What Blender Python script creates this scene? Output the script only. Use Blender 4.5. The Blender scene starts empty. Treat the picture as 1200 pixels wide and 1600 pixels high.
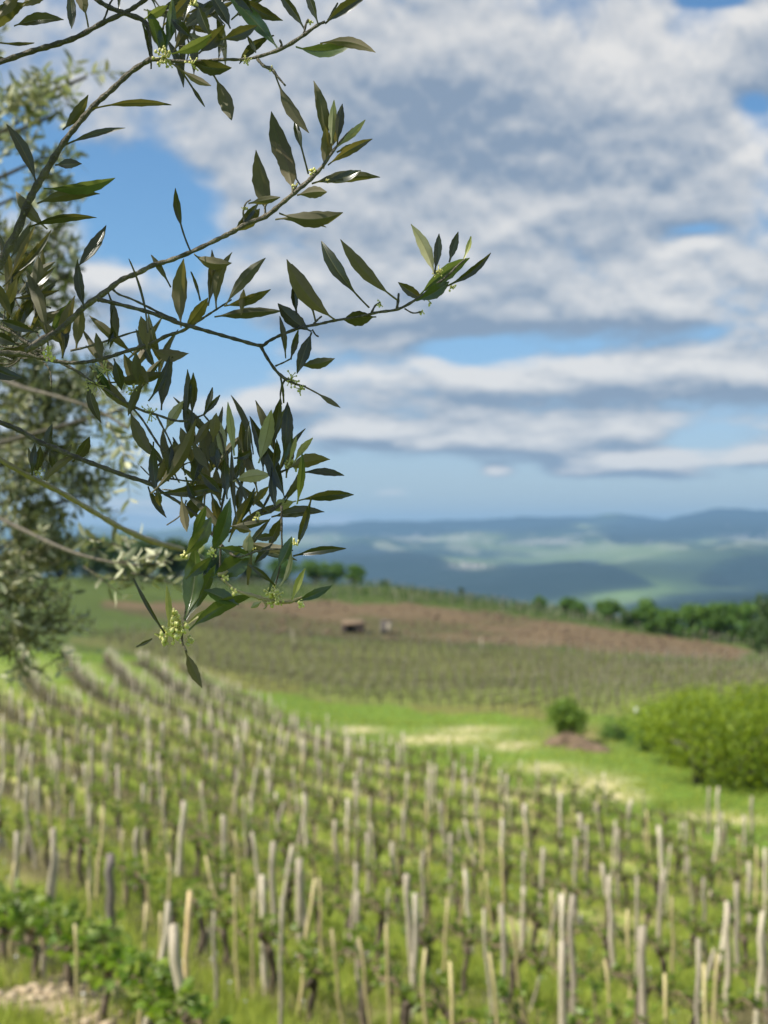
import bpy, math, random
import numpy as np
from mathutils import Vector, Matrix, noise as mnoise
random.seed(7); rng = np.random.default_rng(7)
S = bpy.context.scene
COL = S.collection
FPX = 2000.0; CX = 600.0; HY = 835.0          # focal length and horizon of the 1200x1600 photograph

# ------------------------------------------------------------------ camera, world, sun, exposure
cam_d = bpy.data.cameras.new('camera'); cam = bpy.data.objects.new('camera', cam_d); COL.objects.link(cam)
cam.location = (0, 0, 0); cam.rotation_euler = (math.radians(90), 0, 0)
cam_d.sensor_fit = 'VERTICAL'; cam_d.sensor_height = 36; cam_d.lens = 45
cam_d.shift_y = 35 / 1600.0
cam_d.clip_start = 0.05; cam_d.clip_end = 90000
cam_d.dof.use_dof = True; cam_d.dof.focus_distance = 1.49; cam_d.dof.aperture_fstop = 5.4
S.camera = cam
S.view_settings.view_transform = 'Standard'; S.view_settings.look = 'None'
S.view_settings.gamma = 1; S.view_settings.use_curve_mapping = False
S.view_settings.exposure = 0.5
S.cycles.use_denoising = True
S.cycles.max_bounces = 8; S.cycles.transparent_max_bounces = 8; S.cycles.volume_bounces = 0
S.cycles.sample_clamp_indirect = 6

SUN_EL = math.radians(50); SUN_AZ = math.radians(248)   # azimuth from +Y (view direction) towards +X: behind, to the left
sv = Vector((math.sin(SUN_AZ) * math.cos(SUN_EL), math.cos(SUN_AZ) * math.cos(SUN_EL), math.sin(SUN_EL)))
sun_d = bpy.data.lights.new('sun', 'SUN'); sun = bpy.data.objects.new('sun', sun_d); COL.objects.link(sun)
sun_d.energy = 5.0; sun_d.angle = math.radians(0.53); sun_d.color = (1.0, 0.95, 0.86)
sun.rotation_euler = sv.to_track_quat('Z', 'Y').to_euler()

world = bpy.data.worlds.new('World'); S.world = world; world.use_nodes = True
world.cycles.sampling_method = 'MANUAL'; world.cycles.sample_map_resolution = 512


class NG:
    """small node-graph writer"""
    def __init__(s, tree): s.t = tree; s.n = tree.nodes; s.l = tree.links
    def put(s, sock, v):
        if v is None: return
        if hasattr(v, 'is_output'): s.l.new(v, sock)
        else: sock.default_value = v
    def node(s, typ, ins=None, **kw):
        nd = s.n.new(typ)
        for k, v in kw.items(): setattr(nd, k, v)
        for k, v in (ins or {}).items(): s.put(nd.inputs[k], v)
        return nd
    def math(s, op, a, b=None, c=None, clamp=False):
        nd = s.n.new('ShaderNodeMath'); nd.operation = op; nd.use_clamp = clamp
        for i, v in enumerate((a, b, c)): s.put(nd.inputs[i], v)
        return nd.outputs[0]
    def mixc(s, f, a, b, blend='MIX'):
        nd = s.n.new('ShaderNodeMix'); nd.data_type = 'RGBA'; nd.blend_type = blend
        s.put(nd.inputs[0], f)
        s.put(nd.inputs[6], a if hasattr(a, 'is_output') else tuple(a) + (1,) if len(a) == 3 else a)
        s.put(nd.inputs[7], b if hasattr(b, 'is_output') else tuple(b) + (1,) if len(b) == 3 else b)
        return nd.outputs[2]
    def ramp(s, f, lo, hi, smooth=True):
        nd = s.n.new('ShaderNodeMapRange'); nd.interpolation_type = 'SMOOTHSTEP' if smooth else 'LINEAR'
        s.put(nd.inputs[0], f); nd.inputs[1].default_value = lo; nd.inputs[2].default_value = hi
        return nd.outputs[0]
    def noise(s, vec, scale, detail=4, rough=0.55, dist=0.0, dim='3D'):
        nd = s.n.new('ShaderNodeTexNoise'); nd.noise_dimensions = dim
        s.put(nd.inputs['Vector'], vec)
        nd.inputs['Scale'].default_value = scale; nd.inputs['Detail'].default_value = detail
        nd.inputs['Roughness'].default_value = rough; nd.inputs['Distortion'].default_value = dist
        return nd.outputs[0]
    def comb(s, x, y, z):
        nd = s.n.new('ShaderNodeCombineXYZ')
        for i, v in enumerate((x, y, z)): s.put(nd.inputs[i], v)
        return nd.outputs[0]


def build_world():
    g = NG(world.node_tree)
    for n in list(g.n): g.n.remove(n)
    tc = g.node('ShaderNodeTexCoord')
    sp = g.node('ShaderNodeSeparateXYZ', {0: tc.outputs['Generated']})
    x, y, z = sp.outputs
    sky = g.node('ShaderNodeTexSky'); sky.sky_type = 'NISHITA'; sky.sun_disc = False
    sky.sun_elevation = SUN_EL; sky.sun_rotation = SUN_AZ
    sky.altitude = 300; sky.air_density = 1.0; sky.dust_density = 0.6; sky.ozone_density = 2.0
    # the cloud layer, seen from below; every cloud bank sits at its own azimuth and elevation
    yy = g.math('MAXIMUM', y, 0.05)
    fwd = g.ramp(y, 0.3, 0.6)
    u = g.math('DIVIDE', x, yy)
    w0 = g.math('DIVIDE', z, yy)
    zc = g.math('MAXIMUM', z, 0.0)
    tint = g.mixc(g.ramp(zc, 0.0, 0.22), (0.92, 0.98, 1.28), (0.84, 1.20, 1.38))
    skyc = g.mixc(1.0, sky.outputs[0], tint, 'MULTIPLY')

    def blobs(lst, w):
        tot = None
        for (px, py, rx, ry, a) in lst:
            du = g.math('MULTIPLY', g.math('SUBTRACT', u, (px - CX) / FPX), FPX / rx)
            dw = g.math('MULTIPLY', g.math('SUBTRACT', w, (HY - py) / FPX), FPX / ry)
            q = g.math('ADD', g.math('MULTIPLY', du, du), g.math('MULTIPLY', dw, dw))
            e = g.math('MULTIPLY', g.math('POWER', 0.3679, q), a)
            tot = e if tot is None else g.math('ADD', tot, e)
        return g.math('MULTIPLY', tot, fwd)
    DENS = [(225, 330, 100, 78, -.40), (330, 560, 140, 62, -.50), (20, 230, 90, 90, -.25), (160, 640, 90, 50, -.1), (720, 545, 60, 16, -.3),
            (1085, 357, 50, 12, -.2), (1180, 160, 40, 26, -.25), (1110, 0, 45, 10, -.3), (1195, 70, 70, 60, .22), (1040, 372, 30, 10, -.1), (760, 775, 900, 52, -.20),
            (600, 100, 330, 120, .20), (900, 300, 420, 150, .16), (760, 590, 330, 34, .20), (1080, 600, 200, 40, .15),
            (780, 490, 240, 40, .14), (780, 738, 32, 15, .30), (1000, 722, 70, 20, .30), (900, 738, 60, 13, .22), (620, 772, 50, 9, .2),
            (990, 672, 60, 18, .22), (560, 672, 80, 16, .22), (1180, 712, 60, 16, .22), (820, 690, 130, 18, .16), (420, 630, 70, 25, .25), (500, 715, 80, 12, -.10),
            (400, 310, 60, 50, .22), (420, 430, 90, 40, .15), (170, 440, 50, 30, .25), (230, 780, 140, 40, .15), (1080, 690, 60, 14, -.12), (140, 165, 110, 60, .1)]
    TONE = [(760, 190, 230, 75, -.28), (700, 60, 120, 60, .06), (960, 95, 90, 55, .38), (1090, 50, 80, 60, .22), (800, 345, 70, 22, .34), (640, 170, 60, 40, -.12), (980, 330, 80, 30, .12), (860, 400, 120, 20, -.15), (700, 390, 80, 24, .15), (820, 495, 60, 14, .22), (1190, 330, 50, 30, .15),
            (1020, 430, 80, 40, .34), (1150, 460, 70, 40, .18), (820, 505, 200, 42, -.22), (700, 570, 110, 22, .30), (560, 580, 60, 18, .22), (1180, 240, 50, 50, .28),
            (640, 300, 120, 50, -.05), (800, 640, 260, 20, -.14), (1000, 670, 60, 12, .28), (1010, 720, 50, 12, .26), (780, 735, 30, 10, .2),
            (330, 310, 50, 40, .15), (920, 250, 150, 30, -.10), (1000, 540, 200, 24, -.18), (500, 130, 120, 60, -.05), (1100, 620, 120, 18, .08)]

    def dens(w):
        # perspective of a flat cloud deck: finer and flatter towards the horizon
        h = g.math('ADD', g.math('MAXIMUM', w, 0.0), 0.10)
        h2 = g.math('ADD', g.math('MAXIMUM', w, 0.0), 0.045)
        cx = g.math('MULTIPLY', u, 4.3); cy = g.math('MULTIPLY', g.math('LOGARITHM', h2, 2.718), 4.6)
        back = g.math('MULTIPLY', g.math('SIGN', y), 7.0)
        v = g.comb(cx, g.math('MULTIPLY', cy, 0.42), back)
        n1 = g.noise(v, 1.25, 8, 0.55, 0.10)
        n2 = g.noise(v, 4.0, 7, 0.58, 0.10)
        b = g.math('ADD', g.math('MULTIPLY', n1, 0.84), g.math('MULTIPLY', n2, 0.34))
        return g.math('ADD', b, blobs(DENS, w)), n2
    d0, n2 = dens(w0)
    d1, _ = dens(g.math('ADD', w0, 0.0115))
    cover = g.ramp(d0, 0.48, 0.67)
    slope = g.math('SUBTRACT', d0, d1)
    thick = g.ramp(d0, 0.55, 0.95)
    br = g.math('ADD', g.math('MULTIPLY', slope, 4.0), 0.56)
    br = g.math('ADD', br, blobs(TONE, w0))
    br = g.math('SUBTRACT', br, g.math('MULTIPLY', thick, 0.20))
    br = g.math('ADD', br, g.math('MULTIPLY', g.math('SUBTRACT', n2, 0.5), 0.5))
    br = g.ramp(br, 0.10, 1.00, smooth=False)
    cc = g.mixc(br, (2.45, 3.15, 4.15), (8.0, 7.8, 7.5))
    # outside the forward half the deck goes on as broken cloud
    low = g.ramp(z, 0.0, 0.012)
    cov = g.math('MULTIPLY', cover, low)
    cov = g.math('MULTIPLY', cov, 0.93)
    ycov = g.ramp(y, 0.02, 0.25)
    nb = g.noise(tc.outputs['Generated'], 3.0, 6, 0.6)
    covb = g.math('MULTIPLY', g.ramp(nb, 0.42, 0.60), g.ramp(z, 0.0, 0.1))
    cov = g.math('ADD', g.math('MULTIPLY', cov, ycov), g.math('MULTIPLY', covb, g.math('SUBTRACT', 1.0, ycov)))
    ccb = g.mixc(ycov, (4.6, 4.9, 5.6), cc)
    # thin veil of moisture low over the horizon, all round
    veil = g.math('MULTIPLY', g.math('POWER', 0.3679, g.math('DIVIDE', zc, 0.07)), 0.85)
    skyv = g.mixc(veil, skyc, (4.6, 5.9, 5.9))
    col = g.mixc(cov, skyv, ccb)
    bg = g.node('ShaderNodeBackground', {0: col, 1: 0.075})
    out = g.node('ShaderNodeOutputWorld', {0: bg.outputs[0]})
build_world()

# ------------------------------------------------------------------ helpers
def P(px, py, D):
    return Vector(((px - CX) / FPX * D, D, (HY - py) / FPX * D))

def tag(o, label=None, cat=None, group=None, kind=None):
    if label: o['label'] = label
    if cat: o['category'] = cat
    if group: o['group'] = group
    if kind: o['kind'] = kind
    return o

def empty(name, loc, rz=0.0):
    o = bpy.data.objects.new(name, None); COL.objects.link(o)
    o.location = loc; o.rotation_euler = (0, 0, rz); o.empty_display_size = 0.1
    return o

def mesh_data(name, verts, faces, mat, smooth=True):
    m = bpy.data.meshes.new(name)
    if isinstance(verts, np.ndarray): verts = verts.tolist()
    if isinstance(faces, np.ndarray): faces = faces.tolist()
    m.from_pydata(verts, [], faces)
    if mat: m.materials.append(mat)
    if smooth: m.polygons.foreach_set('use_smooth', [True] * len(m.polygons))
    m.update()
    return m

def obj(name, verts, faces, mat, parent=None, origin=None, smooth=True):
    """one mesh object; vertices are given in world space, origin is the world place of its own or its parent's origin"""
    off = Vector(origin) if origin is not None else Vector((0, 0, 0))
    v = np.asarray(verts, dtype=float) - np.array(off)
    o = bpy.data.objects.new(name, mesh_data(name, v, faces, mat, smooth)); COL.objects.link(o)
    if parent is not None: o.parent = parent
    else: o.location = off
    return o

def tube(pts, radii, n=7, cap=True):
    pts = [Vector(p) for p in pts]; V = []; F = []
    up = Vector((0.13, 0.31, 0.94))
    for i, p in enumerate(pts):
        d = (pts[min(i + 1, len(pts) - 1)] - pts[max(i - 1, 0)])
        if d.length < 1e-9: d = Vector((0, 0, 1))
        d.normalize()
        a = d.cross(up)
        if a.length < 0.15: a = d.cross(Vector((1, 0, 0)))
        a.normalize(); b = d.cross(a)
        r = radii[i] if hasattr(radii, '__len__') else radii
        for k in range(n):
            t = 2 * math.pi * k / n
            V.append(tuple(p + a * (r * math.cos(t)) + b * (r * math.sin(t))))
    for i in range(len(pts) - 1):
        for k in range(n):
            F.append((i * n + k, i * n + (k + 1) % n, (i + 1) * n + (k + 1) % n, (i + 1) * n + k))
    if cap:
        F.append(tuple(range(n))[::-1]); F.append(tuple((len(pts) - 1) * n + k for k in range(n)))
    return V, F

class MB:
    def __init__(s): s.v = []; s.f = []
    def add(s, V, F):
        o = len(s.v); s.v.extend(V); s.f.extend([tuple(i + o for i in f) for f in F]); return s
    def build(s, name, mat, parent=None, origin=None, smooth=True): return obj(name, s.v, s.f, mat, parent, origin, smooth)

def smooth_line(pts, per=5, jit=0.0):
    """Catmull-Rom through (x, y, z, r) tuples"""
    p = [np.array(q, float) for q in pts]; p = [2 * p[0] - p[1]] + p + [2 * p[-1] - p[-2]]
    out = []
    for i in range(1, len(p) - 2):
        for k in range(per):
            t = k / per
            out.append(0.5 * ((2 * p[i]) + (-p[i - 1] + p[i + 1]) * t + (2 * p[i - 1] - 5 * p[i] + 4 * p[i + 1] - p[i + 2]) * t * t + (-p[i - 1] + 3 * p[i] - 3 * p[i + 1] + p[i + 2]) * t ** 3))
    out.append(p[-2]); return out

# ------------------------------------------------------------------ materials
def new_mat(name):
    m = bpy.data.materials.new(name); m.use_nodes = True
    g = NG(m.node_tree)
    for n in list(g.n): g.n.remove(n)
    return m, g

def finish(g, shader):
    g.node('ShaderNodeOutputMaterial', {0: shader})

def mat_rough(name, c1, c2, scale=8, rough=0.85, bump=0.3, stretch=(1, 1, 1), c3=None):
    m, g = new_mat(name)
    tc = g.node('ShaderNodeTexCoord')
    mp = g.node('ShaderNodeMapping', {0: tc.outputs['Object'], 'Scale': stretch})
    n1 = g.noise(mp.outputs[0], scale, 6, 0.65)
    n2 = g.noise(mp.outputs[0], scale * 5, 4, 0.6)
    c = g.mixc(g.ramp(n1, 0.32, 0.68), c1, c2)
    if c3: c = g.mixc(g.ramp(n2, 0.5, 0.75), c, c3)
    oi = g.node('ShaderNodeObjectInfo')
    k = g.math('ADD', g.math('MULTIPLY', oi.outputs['Random'], 0.5), 0.75)
    hs = g.node('ShaderNodeHueSaturation', {'Color': c, 'Value': k})
    bp = g.node('ShaderNodeBump', {'Height': n2, 'Strength': bump, 'Distance': 0.01})
    b = g.node('ShaderNodeBsdfPrincipled', {'Base Color': hs.outputs[0], 'Roughness': rough, 'Normal': bp.outputs[0]})
    finish(g, b.outputs[0]); return m

def mat_leaf(name, top, under, trans, rough=0.45, tmix=0.3, var=0.35, island=True, spec=0.5, rib=False):
    m, g = new_mat(name)
    geo = g.node('ShaderNodeNewGeometry')
    tc = g.node('ShaderNodeTexCoord')
    c = g.mixc(geo.outputs['Backfacing'], top, under)
    oi = g.node('ShaderNodeObjectInfo')
    rnd = geo.outputs['Random Per Island'] if island else oi.outputs['Random']
    n = g.noise(tc.outputs['Object'], 90 if not island else 3, 3, 0.6)
    val = g.math('ADD', g.math('MULTIPLY', rnd, var * 1.6), 1 - var * 0.8)
    val = g.math('MULTIPLY', val, g.math('ADD', g.math('MULTIPLY', n, 0.5), 0.75))
    hue = g.math('ADD', g.math('MULTIPLY', rnd, -0.035), 0.515)
    if rib:
        va = g.node('ShaderNodeVertexColor', layer_name='rib')
        sr = g.node('ShaderNodeSeparateColor', {0: va.outputs[0]})
        c = g.mixc(g.math('MULTIPLY', sr.outputs[0], 0.65), c, (0.13, 0.13, 0.05))
        sp_ = g.ramp(g.noise(tc.outputs['Object'], 260, 3, 0.7), 0.62, 0.80)
        c = g.mixc(g.math('MULTIPLY', sp_, 0.35), c, (0.16, 0.13, 0.07))
    hs = g.node('ShaderNodeHueSaturation', {'Color': c, 'Value': val, 'Hue': hue})
    rr = g.math('ADD', g.math('MULTIPLY', geo.outputs['Backfacing'], 0.35), rough, clamp=True)
    b = g.node('ShaderNodeBsdfPrincipled', {'Base Color': hs.outputs[0], 'Roughness': rr, 'Specular IOR Level': spec})
    hs2 = g.node('ShaderNodeHueSaturation', {'Color': trans + (1,), 'Value': val, 'Hue': hue})
    t = g.node('ShaderNodeBsdfTranslucent', {'Color': hs2.outputs[0]})
    mx = g.node('ShaderNodeMixShader', {0: tmix, 1: b.outputs[0], 2: t.outputs[0]})
    finish(g, mx.outputs[0]); return m

M = {}
M['leaf'] = mat_leaf('olive_leaf', (0.013, 0.021, 0.008), (0.100, 0.086, 0.036), (0.34, 0.31, 0.06), rough=0.26, tmix=0.16, var=0.45, island=False, rib=True, spec=0.6)
M['leaf_green'] = mat_leaf('olive_leaf_green', (0.030, 0.058, 0.012), (0.17, 0.18, 0.08), (0.30, 0.38, 0.07), rough=0.22, tmix=0.2, var=0.25, island=False, rib=True, spec=0.7)
M['leaf_silver_lit'] = mat_leaf('olive_leaf_silver_lit', (0.05, 0.07, 0.035), (0.40, 0.385, 0.22), (0.45, 0.42, 0.14), rough=0.4, tmix=0.22, var=0.25, island=False, rib=True)  # silvery underside, brightened to paint sunlight onto chosen leaves
M['leaf_young'] = mat_leaf('olive_leaf_young', (0.34, 0.35, 0.10), (0.42, 0.42, 0.2), (0.5, 0.5, 0.12), rough=0.45, tmix=0.3, var=0.25, island=False)
M['olive_mass'] = mat_leaf('olive_foliage', (0.13, 0.145, 0.065), (0.50, 0.50, 0.32), (0.40, 0.42, 0.16), rough=0.5, tmix=0.16, var=0.5)
M['bud'] = mat_rough('olive_bud', (0.58, 0.55, 0.15), (0.68, 0.64, 0.26), 60, 0.5, 0.1)
M['twig'] = mat_rough('olive_twig', (0.070, 0.058, 0.040), (0.16, 0.135, 0.090), 40, 0.7, 0.8, c3=(0.25, 0.22, 0.15))
M['twig_pale'] = mat_rough('olive_twig_pale', (0.34, 0.27, 0.13), (0.48, 0.39, 0.20), 40, 0.6, 0.5)
M['olive_bark'] = mat_rough('olive_bark', (0.12, 0.10, 0.075), (0.24, 0.21, 0.17), 9, 0.9, 0.9, (1, 1, 0.4))
M['stake_grey'] = mat_rough('weathered_wood', (0.30, 0.25, 0.175), (0.52, 0.45, 0.335), 14, 0.85, 0.6, (6, 6, 0.5), c3=(0.58, 0.51, 0.39))
M['stake_pale'] = mat_rough('pale_weathered_wood', (0.40, 0.34, 0.24), (0.68, 0.60, 0.45), 14, 0.8, 0.5, (6, 6, 0.5))
M['stake_cane'] = mat_rough('dry_cane', (0.42, 0.34, 0.15), (0.58, 0.49, 0.25), 14, 0.6, 0.3, (5, 5, 0.6))
M['stake_new'] = mat_rough('fresh_cut_wood', (0.72, 0.52, 0.25), (0.80, 0.62, 0.34), 12, 0.7, 0.3, (6, 6, 0.5))
M['stake_dark'] = mat_rough('old_dark_wood', (0.11, 0.092, 0.08), (0.24, 0.205, 0.18), 14, 0.9, 0.6, (6, 6, 0.5))
M['vine_bark'] = mat_rough('vine_bark', (0.060, 0.046, 0.030), (0.19, 0.145, 0.095), 14, 0.95, 1.0, (1, 1, 0.3))
M['cane'] = mat_rough('vine_cane', (0.12, 0.085, 0.05), (0.22, 0.16, 0.09), 14, 0.8, 0.4)
M['vine_leaf'] = mat_leaf('vine_leaf', (0.16, 0.235, 0.028), (0.22, 0.28, 0.07), (0.30, 0.45, 0.04), rough=0.45, tmix=0.35, var=0.4)
M['vine_leaf_one'] = mat_leaf('vine_leaf_large', (0.17, 0.27, 0.016), (0.15, 0.24, 0.06), (0.25, 0.45, 0.03), rough=0.45, tmix=0.35, var=0.4, island=False)
M['grass'] = mat_leaf('grass_blades', (0.29, 0.36, 0.055), (0.30, 0.36, 0.06), (0.50, 0.58, 0.08), rough=0.6, tmix=0.3, var=0.5)
M['straw'] = mat_leaf('dry_grass_blades', (0.42, 0.37, 0.18), (0.40, 0.35, 0.18), (0.4, 0.36, 0.16), rough=0.7, tmix=0.25, var=0.4)
M['tree_dark'] = mat_leaf('dark_foliage', (0.042, 0.088, 0.014), (0.055, 0.10, 0.02), (0.12, 0.21, 0.02), rough=0.6, tmix=0.25, var=0.5)
M['tree_mid'] = mat_leaf('spring_foliage', (0.07, 0.16, 0.018), (0.09, 0.17, 0.025), (0.18, 0.32, 0.03), rough=0.6, tmix=0.3, var=0.5)
M['bush_lime'] = mat_leaf('yellow_green_foliage', (0.165, 0.250, 0.008), (0.18, 0.26, 0.015), (0.34, 0.42, 0.010), rough=0.6, tmix=0.35, var=0.6)
M['bush_mid'] = mat_leaf('fresh_bush_foliage', (0.12, 0.21, 0.018), (0.14, 0.22, 0.03), (0.26, 0.40, 0.03), rough=0.6, tmix=0.3, var=0.5)
M['bark'] = mat_rough('tree_bark', (0.06, 0.05, 0.04), (0.13, 0.11, 0.085), 6, 0.9, 0.6)
M['stone'] = mat_rough('rubble_stone', (0.13, 0.085, 0.065), (0.26, 0.19, 0.145), 3, 0.9, 0.8)
M['dark'] = mat_rough('hut_inside_shade', (0.012, 0.01, 0.01), (0.02, 0.018, 0.015), 3, 0.95, 0.2)  # near-black, paints the shade inside the hut
M['tin'] = mat_rough('dull_sheet_roof', (0.15, 0.11, 0.10), (0.22, 0.17, 0.16), 3, 0.7, 0.3)
M['earth'] = mat_rough('dug_earth', (0.105, 0.070, 0.040), (0.21, 0.145, 0.085), 2, 0.95, 0.9)
M['white'] = mat_rough('white_sheet', (0.7, 0.7, 0.67), (0.8, 0.8, 0.78), 3, 0.6, 0.1)
M['house'] = mat_rough('house_walls', (0.34, 0.31, 0.28), (0.5, 0.47, 0.42), 0.02, 0.8, 0.0)

# ------------------------------------------------------------------ the lie of the land
def zc(py, Y): return (HY - py) / FPX * Y
COLS = [
    (-150, [(0.1, -1.62), (2.6, -1.7), (8, -3.7), (12, zc(1560, 12)), (15, zc(1460, 15)), (20, zc(1370, 20)), (28, zc(1285, 28)), (42, zc(1185, 42)), (62, zc(1092, 62)), (85, zc(1042, 85)), (112, zc(1004, 112)), (150, zc(952, 150)), (180, zc(915, 180)), (210, zc(892, 210)), (240, -14), (400, -60), (800, -120), (2000, -210), (4000, -240), (6500, zc(905, 6500)), (9000, zc(875, 9000)), (11500, zc(850, 11500)), (14000, zc(822, 14000)), (20000, 0), (45000, -100)]),
    (100, [(0.1, -1.62), (2.6, -1.7), (8, -3.75), (11.5, zc(1575, 11.5)), (14.5, zc(1490, 14.5)), (19, zc(1400, 19)), (26, zc(1305, 26)), (38, zc(1205, 38)), (60, zc(1103, 60)), (82, zc(1050, 82)), (110, zc(1010, 110)), (150, zc(957, 150)), (180, zc(918, 180)), (210, zc(900, 210)), (240, -15), (400, -60), (800, -120), (2000, -210), (4000, -240), (6500, zc(905, 6500)), (9000, zc(870, 9000)), (11500, zc(850, 11500)), (14000, zc(824, 14000)), (20000, 0), (45000, -100)]),
    (600, [(0.1, -1.62), (2.6, -1.7), (8, -4.15), (10.5, -4.65), (14, zc(1600, 14)), (24, zc(1405, 24)), (35, zc(1300, 35)), (52, zc(1200, 52)), (68, zc(1150, 68)), (88, zc(1110, 88)), (115, zc(1060, 115)), (150, zc(1003, 150)), (185, zc(950, 185)), (215, zc(917, 215)), (245, -15), (400, -60), (800, -120), (2000, -200), (4000, -246), (6000, zc(893, 6000)), (7500, zc(868, 7500)), (9500, zc(848, 9500)), (11500, zc(832, 11500)), (14000, zc(818, 14000)), (20000, 0), (45000, -100)]),
    (900, [(0.1, -1.62), (2.6, -1.7), (8, -4.1), (10.5, -4.7), (14, zc(1603, 14)), (25.5, zc(1400, 25.5)), (37, zc(1300, 37)), (54, zc(1200, 54)), (66, zc(1158, 66)), (82, zc(1112, 82)), (118, zc(1050, 118)), (150, zc(1008, 150)), (180, zc(975, 180)), (200, zc(958, 200)), (240, -20), (400, -65), (800, -120), (2000, -185), (4500, zc(930, 4500)), (6000, zc(878, 6000)), (7200, zc(884, 7200)), (9500, zc(850, 9500)), (11500, zc(830, 11500)), (14000, zc(814, 14000)), (20000, 0), (45000, -100)]),
    (1150, [(0.1, -1.62), (2.6, -1.7), (8, -4.1), (10.5, -4.8), (15, zc(1602, 15)), (20, zc(1500, 20)), (27, zc(1405, 27)), (38, zc(1303, 38)), (46, zc(1250, 46)), (56, zc(1200, 56)), (75, zc(1132, 75)), (105, zc(1062, 105)), (130, zc(1032, 130)), (155, zc(1008, 155)), (175, zc(998, 175)), (215, -24), (400, -70), (800, -115), (2000, -150), (3600, zc(925, 3600)), (4800, zc(935, 4800)), (6500, zc(868, 6500)), (9500, zc(846, 9500)), (11500, zc(825, 11500)), (14000, zc(807, 14000)), (20000, 0), (45000, -100)]),
]
def pchip(xs, ys, x):
    xs = np.asarray(xs, float); ys = np.asarray(ys, float)
    h = np.diff(xs); dl = np.diff(ys) / h; d = np.zeros_like(ys)
    for i in range(1, len(xs) - 1):
        if dl[i - 1] * dl[i] > 0:
            w1 = 2 * h[i] + h[i - 1]; w2 = h[i] + 2 * h[i - 1]
            d[i] = (w1 + w2) / (w1 / dl[i - 1] + w2 / dl[i])
    d[0] = dl[0]; d[-1] = dl[-1]
    x = np.clip(x, xs[0], xs[-1]); i = np.clip(np.searchsorted(xs, x) - 1, 0, len(xs) - 2)
    t = (x - xs[i]) / h[i]
    return (2 * t**3 - 3 * t**2 + 1) * ys[i] + (t**3 - 2 * t**2 + t) * h[i] * d[i] + (-2 * t**3 + 3 * t**2) * ys[i + 1] + (t**3 - t**2) * h[i] * d[i + 1]

_perm = rng.random((256, 256))
def vnoise(x, y):
    xi = np.floor(x).astype(int); yi = np.floor(y).astype(int); fx = x - xi; fy = y - yi
    fx = fx * fx * (3 - 2 * fx); fy = fy * fy * (3 - 2 * fy)
    a = _perm[xi & 255, yi & 255]; b = _perm[(xi + 1) & 255, yi & 255]; c = _perm[xi & 255, (yi + 1) & 255]; d = _perm[(xi + 1) & 255, (yi + 1) & 255]
    return (a * (1 - fx) + b * fx) * (1 - fy) + (c * (1 - fx) + d * fx) * fy
def fbm(x, y, o=4):
    s = 0; a = 0.5; t = 0
    for k in range(o):
        s = s + a * vnoise(x * 2**k + 17.3 * k, y * 2**k + 9.1 * k); t += a; a *= 0.5
    return s / t

def terrain(X, Y):
    X = np.asarray(X, float); Y = np.asarray(Y, float)
    R = np.maximum(np.sqrt(X * X * 0.0 + Y * Y), 0.1)
    ang = np.arctan2(X, np.where(Y > 0, Y, 1e-6))
    back = Y <= 0.05
    Rr = np.where(back | (np.abs(ang) > 1.2), np.sqrt(X * X + Y * Y), np.where(np.abs(ang) > 0.6, np.sqrt(X * X + Y * Y) * (np.abs(ang) - 0.6) / 0.6 + Y * (1.2 - np.abs(ang)) / 0.6, Y))
    Rr = np.maximum(Rr, 0.1); lr = np.log(Rr)
    px = CX + FPX * np.tan(np.clip(ang, -1.2, 1.2))
    px = np.where(back, np.where(X < 0, -3000, 3000), px)
    zs = [pchip(np.log([q[0] for q in c]), [q[1] for q in c], lr) for _, c in COLS]
    xs = [c for c, _ in COLS]
    z = np.where(px <= xs[0], zs[0], zs[-1])
    for i in range(len(xs) - 1):
        t = np.clip((px - xs[i]) / (xs[i + 1] - xs[i]), 0, 1); s = t * t * (3 - 2 * t); s = 0.5 * s + 0.5 * t
        m = (px > xs[i]) & (px <= xs[i + 1])
        z = np.where(m, zs[i] * (1 - s) + zs[i + 1] * s, z)
    # behind the camera the terrace stays level
    z = np.where(back, -1.62, z)
    near = (fbm(X * 0.9, Y * 0.9, 3) - 0.5) * 0.14 * np.clip((Rr - 3) / 5, 0, 1)
    mid = (fbm(X * 0.11 + 5, Y * 0.11, 3) - 0.5) * 0.8 * np.clip((Rr - 20) / 60, 0, 1)
    far = (fbm(X / 900.0 + 3, Y / 900.0 + 8, 5) - 0.5) * np.clip((Rr - 1500) / 6000, 0, 1) * 200
    far = far + (fbm(X / 1500.0 + 7.7, Y / 2600.0 + 2, 3) - 0.5) * np.clip((Rr - 9000) / 4000, 0, 1) * 260
    return z + near + mid * (Rr < 400) + far
def tz(x, y): return float(terrain(np.array([x]), np.array([y]))[0])

FOREST_CLOUD_SHADE = [[(440, 868), (560, 850), (690, 868), (735, 898), (830, 884), (907, 878), (960, 885), (1012, 908), (960, 920), (880, 932), (600, 940), (400, 930)],  # dark woods, with cloud shadow on the far hill painted in
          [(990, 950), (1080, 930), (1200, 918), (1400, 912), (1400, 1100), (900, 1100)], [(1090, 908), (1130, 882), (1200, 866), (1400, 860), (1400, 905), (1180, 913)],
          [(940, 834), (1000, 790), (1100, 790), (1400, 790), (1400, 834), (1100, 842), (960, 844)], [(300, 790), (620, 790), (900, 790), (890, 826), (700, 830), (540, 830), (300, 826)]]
def inpoly(px, py, poly):
    px = np.asarray(px, float); py = np.asarray(py, float); c = np.zeros(px.shape, bool); j = len(poly) - 1
    for i in range(len(poly)):
        xi, yi = poly[i]; xj, yj = poly[j]
        if yi != yj:
            c ^= ((yi > py) != (yj > py)) & (px < (xj - xi) * (py - yi) / (yj - yi) + xi)
        j = i
    return c
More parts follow.
